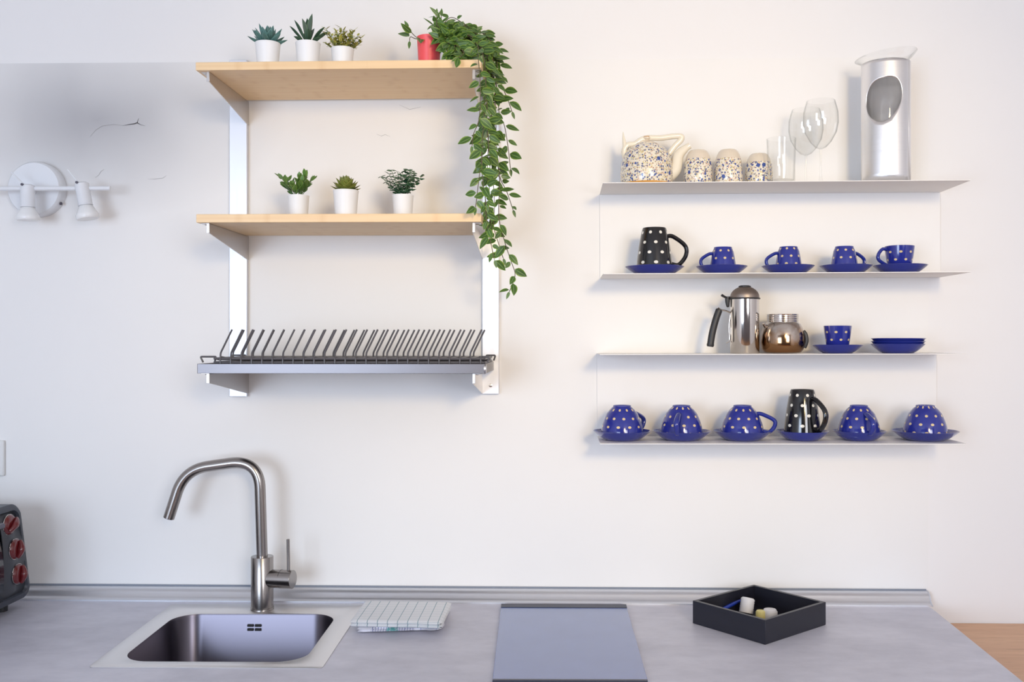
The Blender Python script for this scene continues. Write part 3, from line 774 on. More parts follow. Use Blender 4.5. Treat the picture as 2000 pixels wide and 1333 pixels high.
# ------------------------------------------------------------------ crockery
def arc_handle(R0, z0, R1, z1, out, rad, flat=.75):
    """ear handle in the XZ plane between two points of the wall"""
    pts = smooth_path([(R0 - .003, 0, z0), (R0 + out * .45, 0, z0 + .002), (R0 + out * .95, 0, z0 * .7 + z1 * .3), (R0 + out * .9, 0, z0 * .35 + z1 * .65), (R1 + out * .35, 0, z1 + .001), (R1 - .003, 0, z1)], 6)
    return MB().tube(pts, rad, 12, flat=flat)
def cup_parts(t, prof_out, th, H, body_m, handle_m, inv, z_off, hz, hrad, out, rowh, ndots, rz, ring_m=None, voff=0.0):
    R = [r_ for r_, z_ in prof_out]
    inner = [(max(0.0005, r_ - th), max(z_, th + .003)) for r_, z_ in reversed(prof_out) if z_ > .006]
    prof = [(0, .0015), (prof_out[0][0] * .8, .0015), (prof_out[0][0] * .85, 0)] + prof_out + [(prof_out[-1][0] - th * .5, H + .0006)] + inner + [(0, th + .003)]
    q = MB().lathe(prof, 56, uvn=ndots, uvf=lambda z: (z + voff) / rowh)
    rad_at = lambda z: next((prof_out[i][0] + (prof_out[i + 1][0] - prof_out[i][0]) * (z - prof_out[i][1]) / (prof_out[i + 1][1] - prof_out[i][1]) for i in range(len(prof_out) - 1) if prof_out[i][1] <= z <= prof_out[i + 1][1]), R[-1])
    hd = arc_handle(rad_at(hz[1]), hz[1], rad_at(hz[0]), hz[0], out, hrad)
    rm = Matrix.Rotation(rz, 3, 'Z')
    def fn(p):
        p = rm @ Vector(p)
        return (p.x, p.y, (H - p.z if inv else p.z) + z_off)
    q.xf(fn); hd.xf(fn)
    f0 = prof_out[0][0]
    MB().lathe([(f0 * .84, -.0001), (f0 * .86, -.0006), (f0 * .97, -.0006), (f0 * .995, .0002)], 40).xf(fn).build('foot_ring', M['foot_ring' if body_m.startswith('blue') else 'foot_grey'], t)
    q.build('bowl', M[body_m], t, angle=50, merge=True); hd.build('handle', M[handle_m], t)
PROF = {
    'big': ([(.0200, 0), (.0208, .003), (.0270, .008), (.0350, .018), (.0410, .032), (.0450, .044), (.0475, .057), (.0485, .068)], .003, .068, (.018, .057), .0062, .024, .0185, 11),
    'small': ([(.0200, 0), (.0207, .003), (.0238, .010), (.0264, .024), (.0288, .040), (.0306, .0565)], .0026, .0565, (.014, .048), .0050, .020, .0170, 8),
    'mug': ([(.0262, 0), (.0275, .003), (.0310, .018), (.0350, .040), (.0385, .066), (.0412, .088), (.0425, .099)], .0032, .099, (.018, .080), .0066, .032, .0225, 8),
    'tall': ([(.0255, 0), (.0268, .003), (.0305, .018), (.0345, .042), (.0380, .070), (.0405, .092), (.0415, .104)], .0032, .104, (.020, .085), .0066, .030, .0225, 8),
}
def cup(name, kind, px, Y, zf, z_off, inv, rz, lb, cat, colour='blue', group=None, scale=1.0, voff=0.0):
    prof, th, H, hz, hr, out, rowh, nd = PROF[kind]
    p = P(px, 500, Y); t = thing(name, (p.x, Y, zf(p.x) + .0004 + z_off), lb, cat, group)
    cup_parts(t, [(a * scale, b) for a, b in prof], th, H, colour + '_dot', colour, inv, 0, hz, hr, out, rowh, nd, rz, voff=voff)
    return t
def saucer_prof(R, h):
    o_ = [(R * (.59 + .41 * k / 9), .0012 + (h - .0012) * (k / 9) ** 1.3) for k in range(10)]
    i_ = [(R * (.985 - .42 * k / 8), h + .0006 - (h - .0038) * (1 - (1 - k / 8) ** 1.35)) for k in range(9)]
    return [(0, .0012), (R * .5, .0012), (R * .53, 0), (R * .57, 0)] + o_ + i_ + [(0, .0042)]
saucer_mesh = {}
def saucer(px, Y, zf, R, h, lb, group, dz=0.0):
    p = P(px, 500, Y); key = (R, h)
    q = MB().lathe(saucer_prof(R, h), 64); o = q.build('saucer', M['blue'], angle=60, merge=True)
    if key in saucer_mesh: 
        old = o.data; o.data = saucer_mesh[key]; bpy.data.meshes.remove(old)
    else: saucer_mesh[key] = o.data
    o.location = (p.x, Y, zf(p.x) + .0004 + dz)
    return tag(o, lb, 'saucer', group)
G = 'blue saucers on the white shelves'
SZ = .0046
# second shelf of the upper unit
Y2 = -.108
saucer(1278.5, Y2, s2, .0665, .0185, 'blue saucer under the upturned black spotted mug with handle to the right', G)
cup('mug', 'mug', 1278, Y2, s2, .0062, True, 0.0, 'upturned black mug with white dots, handle to the right, on the upper unit', 'mug', 'black', 'black spotted mugs')
saucer(1409.5, Y2, s2, .0575, .0185, 'blue saucer directly right of the black mug on the upper unit', G)
cup('espresso_cup', 'small', 1412, Y2, s2, SZ, True, PI, 'upturned blue dotted espresso cup, handle left, nearest the black mug', 'cup', group='small blue dotted cups')
saucer(1539, Y2, s2, .0585, .0185, 'blue saucer in the middle of the row of five on the upper unit', G)
cup('espresso_cup', 'small', 1540, Y2, s2, SZ, True, PI, 'upturned blue dotted espresso cup, handle left, middle of the upper unit row', 'cup', group='small blue dotted cups', voff=.004)
saucer(1652, Y2, s2, .0575, .0185, 'blue saucer second from the right on the upper unit', G)
cup('espresso_cup', 'small', 1649, Y2, s2, SZ, True, 0.25, 'upturned blue dotted espresso cup with its handle to the right', 'cup', group='small blue dotted cups')
saucer(1758, Y2, s2, .0590, .0185, 'blue saucer under the upright cup at the right end of the upper unit', G)
cup('espresso_cup', 'small', 1757, Y2, s2, SZ, False, PI + .15, 'upright blue dotted espresso cup, handle left, at the right end of the row', 'cup', group='small blue dotted cups', scale=1.05)
# third shelf
saucer(1635.5, Y2, s3, .0560, .0185, 'blue saucer under the upright dotted cup, between steel jug and saucer stack', G)
cup('espresso_cup', 'small', 1636, Y2, s3, SZ, False, PI / 2, 'upright blue dotted cup, no handle showing, on the shelf with the steel pots', 'cup', group='small blue dotted cups')
for k, lb in enumerate(('bottom saucer of the stack of three blue saucers', 'middle saucer of the stack of three blue saucers', 'top saucer of the stack of three blue saucers')):
    saucer(1754 + (k - 1) * .6, Y2, s3, .0585, .0205, lb, G, dz=k * .0062)
# bottom shelf
Y4 = -.098
for px, R, lb in ((1215, .0655, 'blue saucer at the far left of the bottom shelf, overhanging its end'), (1332, .0655, 'blue saucer second from the left on the bottom shelf'),
                  (1450, .0655, 'blue saucer third from the left on the bottom shelf, left of the black mug'), (1567.5, .0585, 'blue saucer under the black mug on the bottom shelf'),
                  (1678.5, .0585, 'blue saucer directly right of the black mug on the bottom shelf'), (1807, .072, 'widest blue saucer, at the right end of the bottom shelf')):
    saucer(px, Y4, s4, R, .0205, lb, G)
cup('teacup', 'big', 1215, Y4, s4, .0097, True, .75, 'upturned blue dotted cup at the left end of the bottom shelf', 'cup', group='large blue dotted cups')
cup('teacup', 'big', 1331, Y4, s4, .0097, True, -PI / 2 - .28, 'upturned blue dotted cup with handle facing front, second on the bottom shelf', 'cup', group='large blue dotted cups', voff=.004)
cup('teacup', 'big', 1450, Y4, s4, .0097, True, -.25, 'upturned blue dotted cup with open handle to the right, bottom shelf', 'cup', group='large blue dotted cups')
cup('mug', 'tall', 1567, Y4, s4, .0088, True, -PI / 2 + .55, 'upturned black mug with white dots on the bottom shelf', 'mug', 'black', 'black spotted mugs')
cup('teacup', 'big', 1677.5, Y4, s4, .0097, True, -PI / 2 + .15, 'upturned blue dotted cup with front-facing handle right of the black mug', 'cup', group='large blue dotted cups', scale=.97)
cup('teacup', 'big', 1807, Y4, s4, .0097, True, PI / 2, 'upturned blue dotted cup on the widest saucer at the right end', 'cup', group='large blue dotted cups', voff=.006)

# ------------------------------------------------------------------ top shelf: teapot, floral cups, glasses, wine cooler
Yt = -.10
pxm = lambda Y: (P(1010, 500, Y).x - P(1000, 500, Y).x) / 10
k = pxm(Yt)
p = P(1263, 350, Yt); z0 = s1(p.x); zc = lambda py: P(1263, py, Yt).z - z0
t = thing('teapot', (p.x, Yt, z0 + .0005), 'floral cream teapot with overhead handle at the left end of the top shelf', 'teapot')
R = 51 * k; Ht = zc(283)
prof = [(0, .001), (R * .86, .001), (R * .93, .0), (R * .985, .006), (R, Ht * .30), (R * .97, Ht * .55), (R * .87, Ht * .76), (R * .70, Ht * .9), (R * .5, Ht * .975), (R * .42, Ht)]
MB().lathe(prof, 56, uvn=1, uvf=lambda z: .5).build('body', M['floral'], t, angle=60)
MB().lathe([(R * .915, -.0002), (R * .95, -.0002), (R * 1.0, .0035), (R * .985, .0065)], 48).build('foot', M['gold'], t)
lid = MB().lathe([(R * .43, Ht - .001), (R * .44, Ht + .001), (R * .3, Ht + .005), (R * .12, Ht + .007), (R * .09, Ht + .009), (R * .17, Ht + .013), (R * .17, Ht + .016), (R * .08, Ht + .018), (0, Ht + .018)], 36).build('lid', M['floral'], t)
MB().lathe([(R * .12, Ht + .0165), (R * .15, Ht + .0178), (0, Ht + .0192)], 24).build('knob_cap', M['gold'], lid)
q2 = lambda a, b, dy=0.0: Vector((P(a, b, Yt).x - p.x, dy, P(a, b, Yt).z - z0))
MB().tube(smooth_path([q2(1305, 352, -.0) + Vector((0, 0, .012)), q2(1318, 330), q2(1325, 305), q2(1338, 291), q2(1347, 285)], 6),
          [.019 - .0115 * min(1, i / 20) for i in range(25)], 16).build('spout', M['cream'], t)
MB().tube(smooth_path([q2(1222, 312), q2(1219, 296), q2(1226, 284), q2(1240, 282), q2(1252, 274), q2(1266, 270), q2(1290, 270), q2(1314, 267), q2(1330, 267), q2(1330, 274), q2(1318, 286), q2(1306, 302)], 6),
          .0066, 12).build('handle', M['cream'], t)
MB().tube(smooth_path([q2(1221, 300), q2(1220, 285), q2(1218, 270), q2(1217, 258)], 5), [.0068, .0066, .006, .006, .0058, .005, .0048, .0045, .004, .0035, .003, .0025, .0018, .0014, .0009, .0005], 10).build('handle_horn', M['cream'], t)
# floral cups, upturned
for (px, top, wpx, lb, rz) in ((1363.5, 295, 56, 'upturned floral cream cup right beside the teapot spout', 0), (1422.5, 294, 55, 'upturned floral cream cup, middle of three', 1.9), (1482, 302, 54, 'upturned floral cream cup partly behind the glass tumbler', 4.1)):
    Yc = -.10 if px < 1460 else -.074
    pp = P(px, top, Yc); zz = s1(pp.x); H = pp.z - zz; r_ = wpx * pxm(Yc) / 2
    c = thing('teacup', (pp.x, Yc, zz + .0005), lb, 'cup', 'floral cream cups', rz=rz)
    pr_ = [(r_ * .95, 0), (r_ * .985, .001), (r_, H * .25), (r_ * .99, H * .45), (r_ * .93, H * .68), (r_ * .8, H * .86), (r_ * .66, H * .96), (r_ * .56, H * .995), (r_ * .5, H), (r_ * .46, H - .002), (0, H - .002)]
    MB().lathe(pr_, 48, uvn=1, uvf=lambda z, H=H: 2.0 if z > H * .72 else .5).build('bowl', M['floral'], c, angle=60)
    MB().lathe([(r_ * .49, H - .0006), (r_ * .53, H + .0003), (r_ * .56, H - .0006)], 32).build('foot_ring', M['cream'], c)
# tumbler
Yg = -.126; pp = P(1526, 272, Yg); zz = s1(pp.x); H = pp.z - zz; r_ = 28 * pxm(Yg)
g = MB().lathe([(0, 0), (r_ * .88, 0), (r_ * .92, .002), (r_ * .94, H * .4), (r_, H), (r_ * .97, H + .0008), (r_ * .95, H - .001), (r_ * .89, H * .4), (r_ * .86, .009), (0, .008)], 48)
o = g.build('tumbler', M['glass'], angle=60); o.location = (pp.x, Yg, zz + .0005); tag(o, 'clear straight glass tumbler in front of the floral cup', 'glass')
# wine glasses
def wine_glass(px, rim, wpx, Y, lb):
    pp = P(px, rim, Y); zz = s1(pp.x); H = pp.z - zz; r_ = wpx * pxm(Y) / 2
    t = thing('wine_glass', (pp.x, Y, zz + .0005), lb, 'wine glass', 'wine glasses')
    bh = H * .44; b0 = H * .42
    out = [(.003, b0), (.012, b0 + .004), (r_ * .6, b0 + bh * .2), (r_ * .9, b0 + bh * .46), (r_, b0 + bh * .72), (r_ * .98, b0 + bh), (r_ * .90, H * .93), (r_ * .80, H)]
    inn = [(max(.0001, a - .0011), b + (.001 if i < 2 else 0)) for i, (a, b) in enumerate(out)]
    MB().lathe(out + [(r_ * .80 - .0005, H + .0005)] + list(reversed(inn)) + [(0, b0 + .006)], 56).build('glass_bowl', M['glass'], t, angle=60)
    MB().lathe([(.0028, b0 + .001), (.0023, H * .3), (.0024, H * .12), (.004, .008), (.006, .005)], 20).build('stem', M['glass'], t, angle=60)
    MB().lathe([(.006, .005), (.02, .0028), (r_ * .9, .0012), (r_ * .92, .0006), (r_ * .9, 0), (0, 0)], 48).build('foot', M['glass'], t, angle=60)
wine_glass(1603, 198, 67, -.128, 'taller clear wine glass standing in front, nearer the aluminium wine cooler')
wine_glass(1574, 215, 66, -.058, 'clear wine glass standing behind the other one, beside the tumbler')

# aluminium sleeve with glass carafe
Yc = -.095; kc = pxm(Yc); pp = P(1730, 126, Yc); zz = s1(pp.x); H = pp.z - zz; R = 45.5 * kc
ct = thing('wine_cooler', (pp.x, Yc, zz + .0005), 'tall brushed aluminium wine cooler with oval cutout and glass liner', 'wine cooler')
zh = P(1715, 205, Yc).z - zz; hz_ = 41 * kc
c0, half = math.radians(-24), math.radians(46)          # angle of the hole, 0 = facing the room, negative = left
def cyl(th_, z): return (R * math.sin(th_), -R * math.cos(th_), z)
q = MB(); NS = 64; rings = 8
A0, A1 = c0 - math.radians(70), c0 + math.radians(70)
hw_ = math.radians(70)
def edge_pt(a_):    # rounded, slightly slanted opening
    ex_, ez_ = half * math.cos(a_), hz_ * math.sin(a_)
    return ex_, ez_ + .30 * hz_ * math.cos(a_) * (1 if math.cos(a_) > 0 else .1)
def rectpt(a_):
    dx, dz = half * math.cos(a_), hz_ * math.sin(a_)
    t_ = min(hw_ / abs(dx) if abs(dx) > 1e-6 else 1e9, ((H - zh) if dz > 0 else zh) / abs(dz) if abs(dz) > 1e-6 else 1e9)
    return dx * t_, dz * t_
ct_, cb_ = math.atan2((H - zh) / hz_, hw_ / half), math.atan2(zh / hz_, hw_ / half)
angs = sorted([2 * PI * i / NS for i in range(NS)] + [ct_, PI - ct_, PI + cb_, 2 * PI - cb_]); vs = []
for a_ in angs:
    rx, rz_ = rectpt(a_); ex_, ez_ = edge_pt(a_)
    for j in range(rings + 1):
        u = (j / rings) ** 1.3; vs.append(cyl(c0 + ex_ + (rx - ex_) * u, zh + ez_ + (rz_ - ez_) * u))
fs = []; n_ = len(angs)
for i in range(n_):
    for j in range(rings):
        a_ = i * (rings + 1) + j; b_ = ((i + 1) % n_) * (rings + 1) + j; fs.append((a_, a_ + 1, b_ + 1, b_))
q.add(vs, fs)
vs = []; fs = []; K = 40
for i in range(K + 1):
    th_ = A1 + (2 * PI - (A1 - A0)) * i / K
    vs += [cyl(th_, 0), cyl(th_, H)]
for i in range(K): fs.append((2 * i, 2 * i + 1, 2 * i + 3, 2 * i + 2))
q.add(vs, fs)
q.build('sleeve', M['alu'], ct, angle=60, solid=.002, merge=False)
rg = R - .006
MB().lathe([(0, .004), (rg * .96, .004), (rg, .01), (rg, H - .03), (rg * .97, H - .004), (rg * 1.02, H + .004), (rg * 1.28, H + .014), (rg * 1.42, H + .020), (rg * 1.40, H + .0215), (rg * 1.24, H + .016), (rg * .99, H + .005), (rg * .94, H - .004), (rg * .965, H - .03), (rg * .965, .013), (0, .012)], 64).xf(
    lambda v: (v.x, v.y, v.z + (max(0, v.z - H) * (.35 * v.x / R - .1) if v.z > H else 0))).build('glass_liner', M['glass'], ct, angle=60)

# ------------------------------------------------------------------ coffee pot and steel jug
Y3 = -.10; k = pxm(Y3); p = P(1454.5, 690, Y3); z0 = s3(p.x)
t = thing('coffee_pot', (p.x, Y3, z0 + .0005), 'tall polished steel coffee pot with black handle to the left', 'coffee pot')
R = 28 * k; H = P(1454, 585, Y3).z - z0
MB().lathe([(0, 0), (R * .97, 0), (R, .002), (R, H), (R * .97, H), (R * .97, H - .004), (0, H - .004)], 64).build('body', M['chrome'], t, angle=50)
MB().lathe([(R * .99, H - .001), (R * 1.06, H), (R * 1.07, H + .0022), (R * 1.0, H + .003)], 56).build('gasket', M['blackp'], t)
q2 = lambda a, b, dy=0.0: Vector((P(a, b, Y3).x - p.x, dy, P(a, b, Y3).z - z0))
Hd = P(1454, 559, Y3).z - z0 - H
ld = MB().lathe([(R * 1.0, H + .003)] + [(R * 1.0 * math.cos(x), H + .004 + (Hd - .005) * math.sin(x)) for x in [PI / 2 * i / 10 for i in range(1, 10)]] + [(0, H + Hd - .001)], 56).build('lid', M['dome'], t, angle=60)
MB().lathe([(R * .42, H + Hd - .0035), (R * .43, H + Hd - .001), (R * .3, H + Hd + .0008), (0, H + Hd + .0010)], 32).build('knob', M['blackp'], ld)
MB().tube(smooth_path([q2(1424, 585), q2(1416, 581), q2(1409, 577)], 4), [.004] * 3 + [.0045] * 3 + [.005] * 3, 12, flat=.6).build('thumb_rest', M['blackp'], t)
MB().tube(smooth_path([q2(1421, 580), q2(1421, 592), q2(1422, 601)], 4), [.0058, .0058, .0056, .0054, .005, .0045, .004, .0035, .002], 12, flat=.7).build('hinge', M['blackp'], t)
MB().tube(smooth_path([q2(1427, 612), q2(1418, 608), q2(1408, 606), q2(1402, 602)], 4), .0034, 12, flat=.6).build('handle_clamp', M['chrome'], t)
MB().tube(smooth_path([q2(1405, 605), q2(1398, 625), q2(1391, 652), q2(1387, 678)], 6), [.0068] + [.0078] * 16 + [.0085, .007], 18, flat=.8).build('handle', M['blackp'], t)
MB().tube(smooth_path([q2(1427, 612), q2(1424, 640), q2(1425, 665), q2(1418, 671)], 5), .0012, 8).build('spring_clip', M['chrome'], t)

Yj = -.095; k = pxm(Yj); p = P(1528.5, 690, Yj); z0 = s3(p.x)
zj = lambda y: P(1528, y, Yj).z - z0
t = thing('steel_jug', (p.x, Yj, z0 + .0005), 'round-bellied heat-stained steel jug with threaded neck beside the coffee pot', 'jug')
body = [(0, .001), (31 * k, .001), (35 * k, .002), (40 * k, zj(682)), (42 * k, zj(670)), (41 * k, zj(655)), (38 * k, zj(642)), (34.5 * k, zj(634)), (31 * k, zj(631))]
MB().lathe(body, 64).build('body', M['stain_steel'], t, angle=60)
nk = []
for i in range(17):
    u = i / 16; nk.append(((30.2 + .5 * math.cos(u * 2 * PI * 4)) * k, zj(631.5) + (zj(615) - zj(631.5)) * u))
MB().lathe([(31 * k, zj(631.8))] + nk + [(28.8 * k, zj(615)), (28.8 * k, zj(640))], 56).build('neck', M['chrome'], t, angle=70)
q2 = lambda a, b, dy=0.0: Vector((P(a, b, Yj).x - p.x, dy, P(a, b, Yj).z - z0))
MB().tube(smooth_path([q2(1499, 648, -.008), q2(1494, 640, -.010), q2(1489, 633, -.012)], 4), [.009, .0085, .008, .0075, .007, .0065, .006, .0055, .005], 14, flat=.6).build('spout', M['stain_steel'], t)
MB().tube(smooth_path([q2(1566, 648, -.012), q2(1570.5, 655, -.014), q2(1572, 668, -.014), q2(1568, 680, -.012)], 5), .0035, 10, flat=1.4).build('handle', M['blackp'], t)

# ------------------------------------------------------------------ sink and faucet
zs = WT + .0016
sk = thing('sink', (bil(sink_q, .5, .5).x, bil(sink_q, .5, .5).y, WT), 'square inset stainless steel sink under the tall faucet', 'sink')
so = Vector(sk.location)
q = MB(); N = 64
op = [(.10, .075), (.905, .075), (.905, .80), (.10, .80)]
def loop(u0, u1, v0, v1, rad, n_=16):
    out = []
    for (cu, cv, a0_) in ((u1 - rad, v0 + rad, -PI / 2), (u1 - rad, v1 - rad, 0), (u0 + rad, v1 - rad, PI / 2), (u0 + rad, v0 + rad, PI)):
        for i in range(n_): 
            a_ = a0_ + PI / 2 * i / (n_ - 1); out.append((cu + rad * math.cos(a_), cv + rad * math.sin(a_)))
    return out
outer = loop(0, 1, 0, 1, .02); inner = loop(.095, .90, .075, .815, .13)
lv = lambda lp, z: [Vector((bil(sink_q, u, v).x, bil(sink_q, u, v).y, z)) - so for u, v in lp]
def bridge(q, loops):
    n_ = len(loops[0]); vs = [p_ for l_ in loops for p_ in l_]; fs = []
    for j in range(len(loops) - 1):
        for i in range(n_): fs.append((j * n_ + i, j * n_ + (i + 1) % n_, (j + 1) * n_ + (i + 1) % n_, (j + 1) * n_ + i))
    q.add(vs, fs)
outer2 = loop(.004, .996, .004, .996, .02)
inner_r = loop(.091, .904, .071, .819, .134)
bridge(q, [lv(outer, WT + .0003), lv(outer, WT + .0012), lv(outer2, WT + .002), lv(inner_r, WT + .002), lv(inner, WT + .001)])
q.build('rim', M['steel_rim'], sk, angle=30)
q = MB(); inner3 = loop(.099, .896, .079, .811, .126); inner4 = loop(.115, .88, .10, .79, .11); inner5 = loop(.14, .855, .13, .76, .09)
bridge(q, [lv(inner, WT + .001), lv(inner3, WT - .004), lv(inner4, WT - .150), lv(inner5, WT - .163)])
n_ = len(inner5); q.add(lv(inner5, WT - .163), [tuple(range(n_))])
bs = q.build('basin', M['steel_dark'], sk, angle=50, merge=True)
dr = bil(sink_q, .5, .45) - so; MB().lathe([(0, -.1618 ), (.03, -.1618), (.043, -.1605), (.045, -.162)], 40, center=(dr.x, dr.y, 0)).build('drain', M['steel'], bs)
# overflow slots on the back wall of the basin
for su in (-.0085, .0085):
    for sv in (0, -.009):
        bq = T(497, 1220, WT - .02); cu = bil(sink_q, .482, .806) - so
        MB().box(cu.x + su - .0068, cu.x + su + .0068, cu.y - .004, cu.y + .001, -.026 + sv, -.0205 + sv).build('overflow_slot', M['blackp'], bs, bevel=.001)
fb = T(512, 1190, WT + .002); kf = pxm(fb.y)
ft = thing('faucet', (fb.x, fb.y, WT + .0022), 'tall angular brushed steel mixer faucet rising behind the sink', 'faucet')
fp = lambda a, b, dy=0.0: Vector((P(a, b, fb.y).x - fb.x, dy, P(a, b, fb.y).z - WT - .0022))
Rb = 21.5 * kf; Hb = fp(512, 1087).z
MB().lathe([(0, 0), (Rb * 1.06, 0), (Rb * 1.06, .004), (Rb, .0045), (Rb, Hb - .001), (Rb * .97, Hb), (0, Hb)], 48).build('body', M['faucet'], ft, angle=40)
rs = 10.8 * kf
path = fillet([fp(510, 1092), fp(507, 897), fp(360, 918), fp(331, 1012, -.004)], [.070, .055], 16)
path[0] = Vector((0, 0, Hb - .004))
MB().tube(path, rs, 28).build('spout', M['faucet'], ft, angle=50)
e0, e1 = path[-2], path[-1]; dd = (e1 - e0).normalized()
MB().tube([e1 - dd * .001, e1 + dd * .0012], rs * .82, 24).build('aerator', M['steel_dark'], ft)
lv_ = thing  # (name kept free)
lev = MB().tube([fp(527, 1130, -.002), fp(575, 1130, -.012)], 17.8 * kf, 36).build('lever_hub', M['faucet'], ft, bevel=.0008, angle=40)
MB().tube([fp(551.0, 1130, -.0066), fp(551.8, 1130, -.0068)], 18.1 * kf, 36).build('hub_groove', M['blackp'], lev)
MB().tube([fp(566, 1116, -.010), fp(565, 1052, -.010)], 3.2 * kf, 14).build('lever', M['faucet'], ft, bevel=.0005)

# ------------------------------------------------------------------ hob
hq = quad([(962, 1329), (1265, 1330), (1223, 1182), (979, 1181)], WT + .006)
ht = thing('hob', (bil(hq, .5, .5).x, bil(hq, .5, .5).y, WT + .0003), 'narrow dark glass hob set on the worktop beside the towels', 'hob')
ho = Vector(ht.location)
c = [Vector((p_.x, p_.y, 0)) - Vector((ho.x, ho.y, 0)) for p_ in hq]
MB().prism([(p_.x, p_.y, .0002) for p_ in c], (0, 0, .0055)).build('glass_plate', M['hob'], ht, bevel=.0008)
bl = [c[3] + (c[0] - c[3]) * .055, c[2] + (c[1] - c[2]) * .055, c[2], c[3]]
MB().prism([(p_.x, p_.y, .0058) for p_ in bl], (0, 0, .0012)).build('rear_strip', M['hob_edge'], ht, bevel=.0004)
fl = [c[0], c[1], c[1] + (c[2] - c[1]) * .012, c[0] + (c[3] - c[0]) * .012]
MB().prism([(p_.x, p_.y - .0012, .0002) for p_ in fl], (0, 0, .0059)).build('front_strip', M['hob_edge'], ht)

# ------------------------------------------------------------------ tea towels
def slab(name, q4, z0, th, layers, m, lb, wav, seed, rag=0.0, zrise=None):
    """folded cloth: several thin rounded layers, each slightly offset"""
    ctr = (q4[0] + q4[1] + q4[2] + q4[3]) / 4; t = MB(); nu, nv = 36, 26
    for L_ in range(layers):
        zz0 = z0 + th * L_; rnd = random.Random(seed + L_)
        o_ = [rnd.uniform(-rag, rag) for _ in range(8)]
        top = []; bot = []
        for j in range(nv + 1):
            for i in range(nu + 1):
                u, v = i / nu, j / nv
                uu = u + (o_[0] if u < .5 else o_[1]) * .3 + rag * .6 * noise.noise(Vector((v * 3, L_, seed))) * (1 if u in (0, 1) else 0)
                vv = v + rag * .9 * noise.noise(Vector((u * 5, L_ * 3.1, seed))) * (1 if j == 0 else 0)
                p_ = bil(q4, uu, vv); e = min(u, 1 - u, v, 1 - v)
                lift = wav * noise.noise(Vector((u * 3.1, v * 2.3, seed * .7)))
                rr = min(1.0, e / .035); rr = math.sqrt(max(0, 1 - (1 - rr) ** 2))
                mid = zz0 + th / 2 + max(0, lift) + (zrise(u, v) if zrise else 0)
                top.append(Vector((p_.x, p_.y, mid + th * .49 * rr)) - Vector((ctr.x, ctr.y, WT))); bot.append(Vector((p_.x, p_.y, mid - th * .49 * rr)) - Vector((ctr.x, ctr.y, WT)))
        W1 = nu + 1; fs = []; off = len(top)
        for j in range(nv):
            for i in range(nu):
                a_ = j * W1 + i; fs.append((a_, a_ + 1, a_ + W1 + 1, a_ + W1)); fs.append((off + a_, off + a_ + W1, off + a_ + W1 + 1, off + a_ + 1))
        per = [(i) for i in range(nu)] + [nu + j * W1 for j in range(nv)] + [nv * W1 + nu - i for i in range(nu)] + [(nv - j) * W1 for j in range(nv)]
        for a_, b_ in zip(per, per[1:] + per[:1]): fs.append((a_, a_ + off, b_ + off, b_))
        t.add(top + bot, fs)
    o = t.build(name, m, angle=60, merge=True); o.location = (ctr.x, ctr.y, WT); return tag(o, lb, 'towel', 'folded tea towels')
q4 = quad([(700, 1237), (860, 1232), (880, 1192), (716, 1192)], WT + .003)
slab('tea_towel', q4, WT + .0024, .0058, 2, M['towel2'], 'lower folded tea towel with teal stripes, flat on the worktop', .001, 3, rag=.10)
q4 = quad([(683, 1213), (862, 1217), (882, 1176), (713, 1173)], WT + .029)
slab('tea_towel', q4, WT + .0150, .0070, 2, M['towel1'], 'upper folded white tea towel with thin blue-green check', .0012, 8, rag=.008)

# ------------------------------------------------------------------ black tray with bits
trp = [T(1488, 1251, WT), T(1605, 1213, WT), None, T(1349, 1210, WT)]
trp[2] = trp[1] + trp[3] - trp[0]
cx = (trp[0] + trp[2]) / 2
ht_ = P(1488, 1204, trp[0].y).z - WT
if trp[2].y > -.042:
    sh = trp[2].y + .042; trp = [p_ - Vector((0, sh, 0)) for p_ in trp]; cx.y -= sh
tt = thing('tray', (cx.x, cx.y, WT + .0005), 'square black wooden tray turned cornerwise near the end of the worktop', 'tray')
lp = [p_ - Vector((cx.x, cx.y, WT)) for p_ in trp]
th = .0085
for i in range(4):
    a_, b_ = lp[i], lp[(i + 1) % 4]; n1 = -a_.normalized() * th * 1.42; n2 = -b_.normalized() * th * 1.42
    MB().prism([(a_.x, a_.y, 0), (b_.x, b_.y, 0), (b_.x + n2.x, b_.y + n2.y, 0), (a_.x + n1.x, a_.y + n1.y, 0)], (0, 0, ht_)).build('side', M['tray'], tt, bevel=.0006)
ins = [p_ * .92 for p_ in lp]
MB().prism([(p_.x, p_.y, .001) for p_ in ins], (0, 0, .004)).build('base', M['tray'], tt)
zf_ = WT + .0057
def axis_m(d): return Vector(d).to_track_quat('Z', 'Y').to_matrix()
def at_tray(px, py, z): q_ = T(px, py, z); return q_
# ribbed white bottle stopper, leaning
b = at_tray(1459, 1186, WT + .021); o = MB().lathe([(0, -.017)] + [(.0148 + (.0007 if i % 2 else 0), -.017 + .0026 * i) for i in range(13)] + [(.012, .0165), (0, .017)], 40, axis=axis_m((.18, .25, .9))).build('ribbed_cap', M['cap_white'], angle=60)
o.location = (b.x, b.y, WT + .0245); tag(o, 'upright white ribbed plastic cap inside the black tray', 'bottle cap')
b = at_tray(1504, 1197, WT + .02); o = MB().lathe([(0, 0), (.0155, 0), (.016, .002), (.016, .0165), (.013, .0215), (0, .0225)], 36).build('round_cap', M['cap_white']); o.location = (b.x, b.y, zf_); tag(o, 'round white cap in the front corner of the black tray', 'bottle cap')
b = at_tray(1487, 1200, WT + .016); o = MB().lathe([(0, 0), (.011, 0), (.011, .016), (.009, .019), (0, .0195)], 32).build('yellow_cap', M['cap_yellow']); o.location = (b.x - .002, b.y - .004, zf_); tag(o, 'small pale yellow cap in the front corner of the black tray', 'bottle cap')
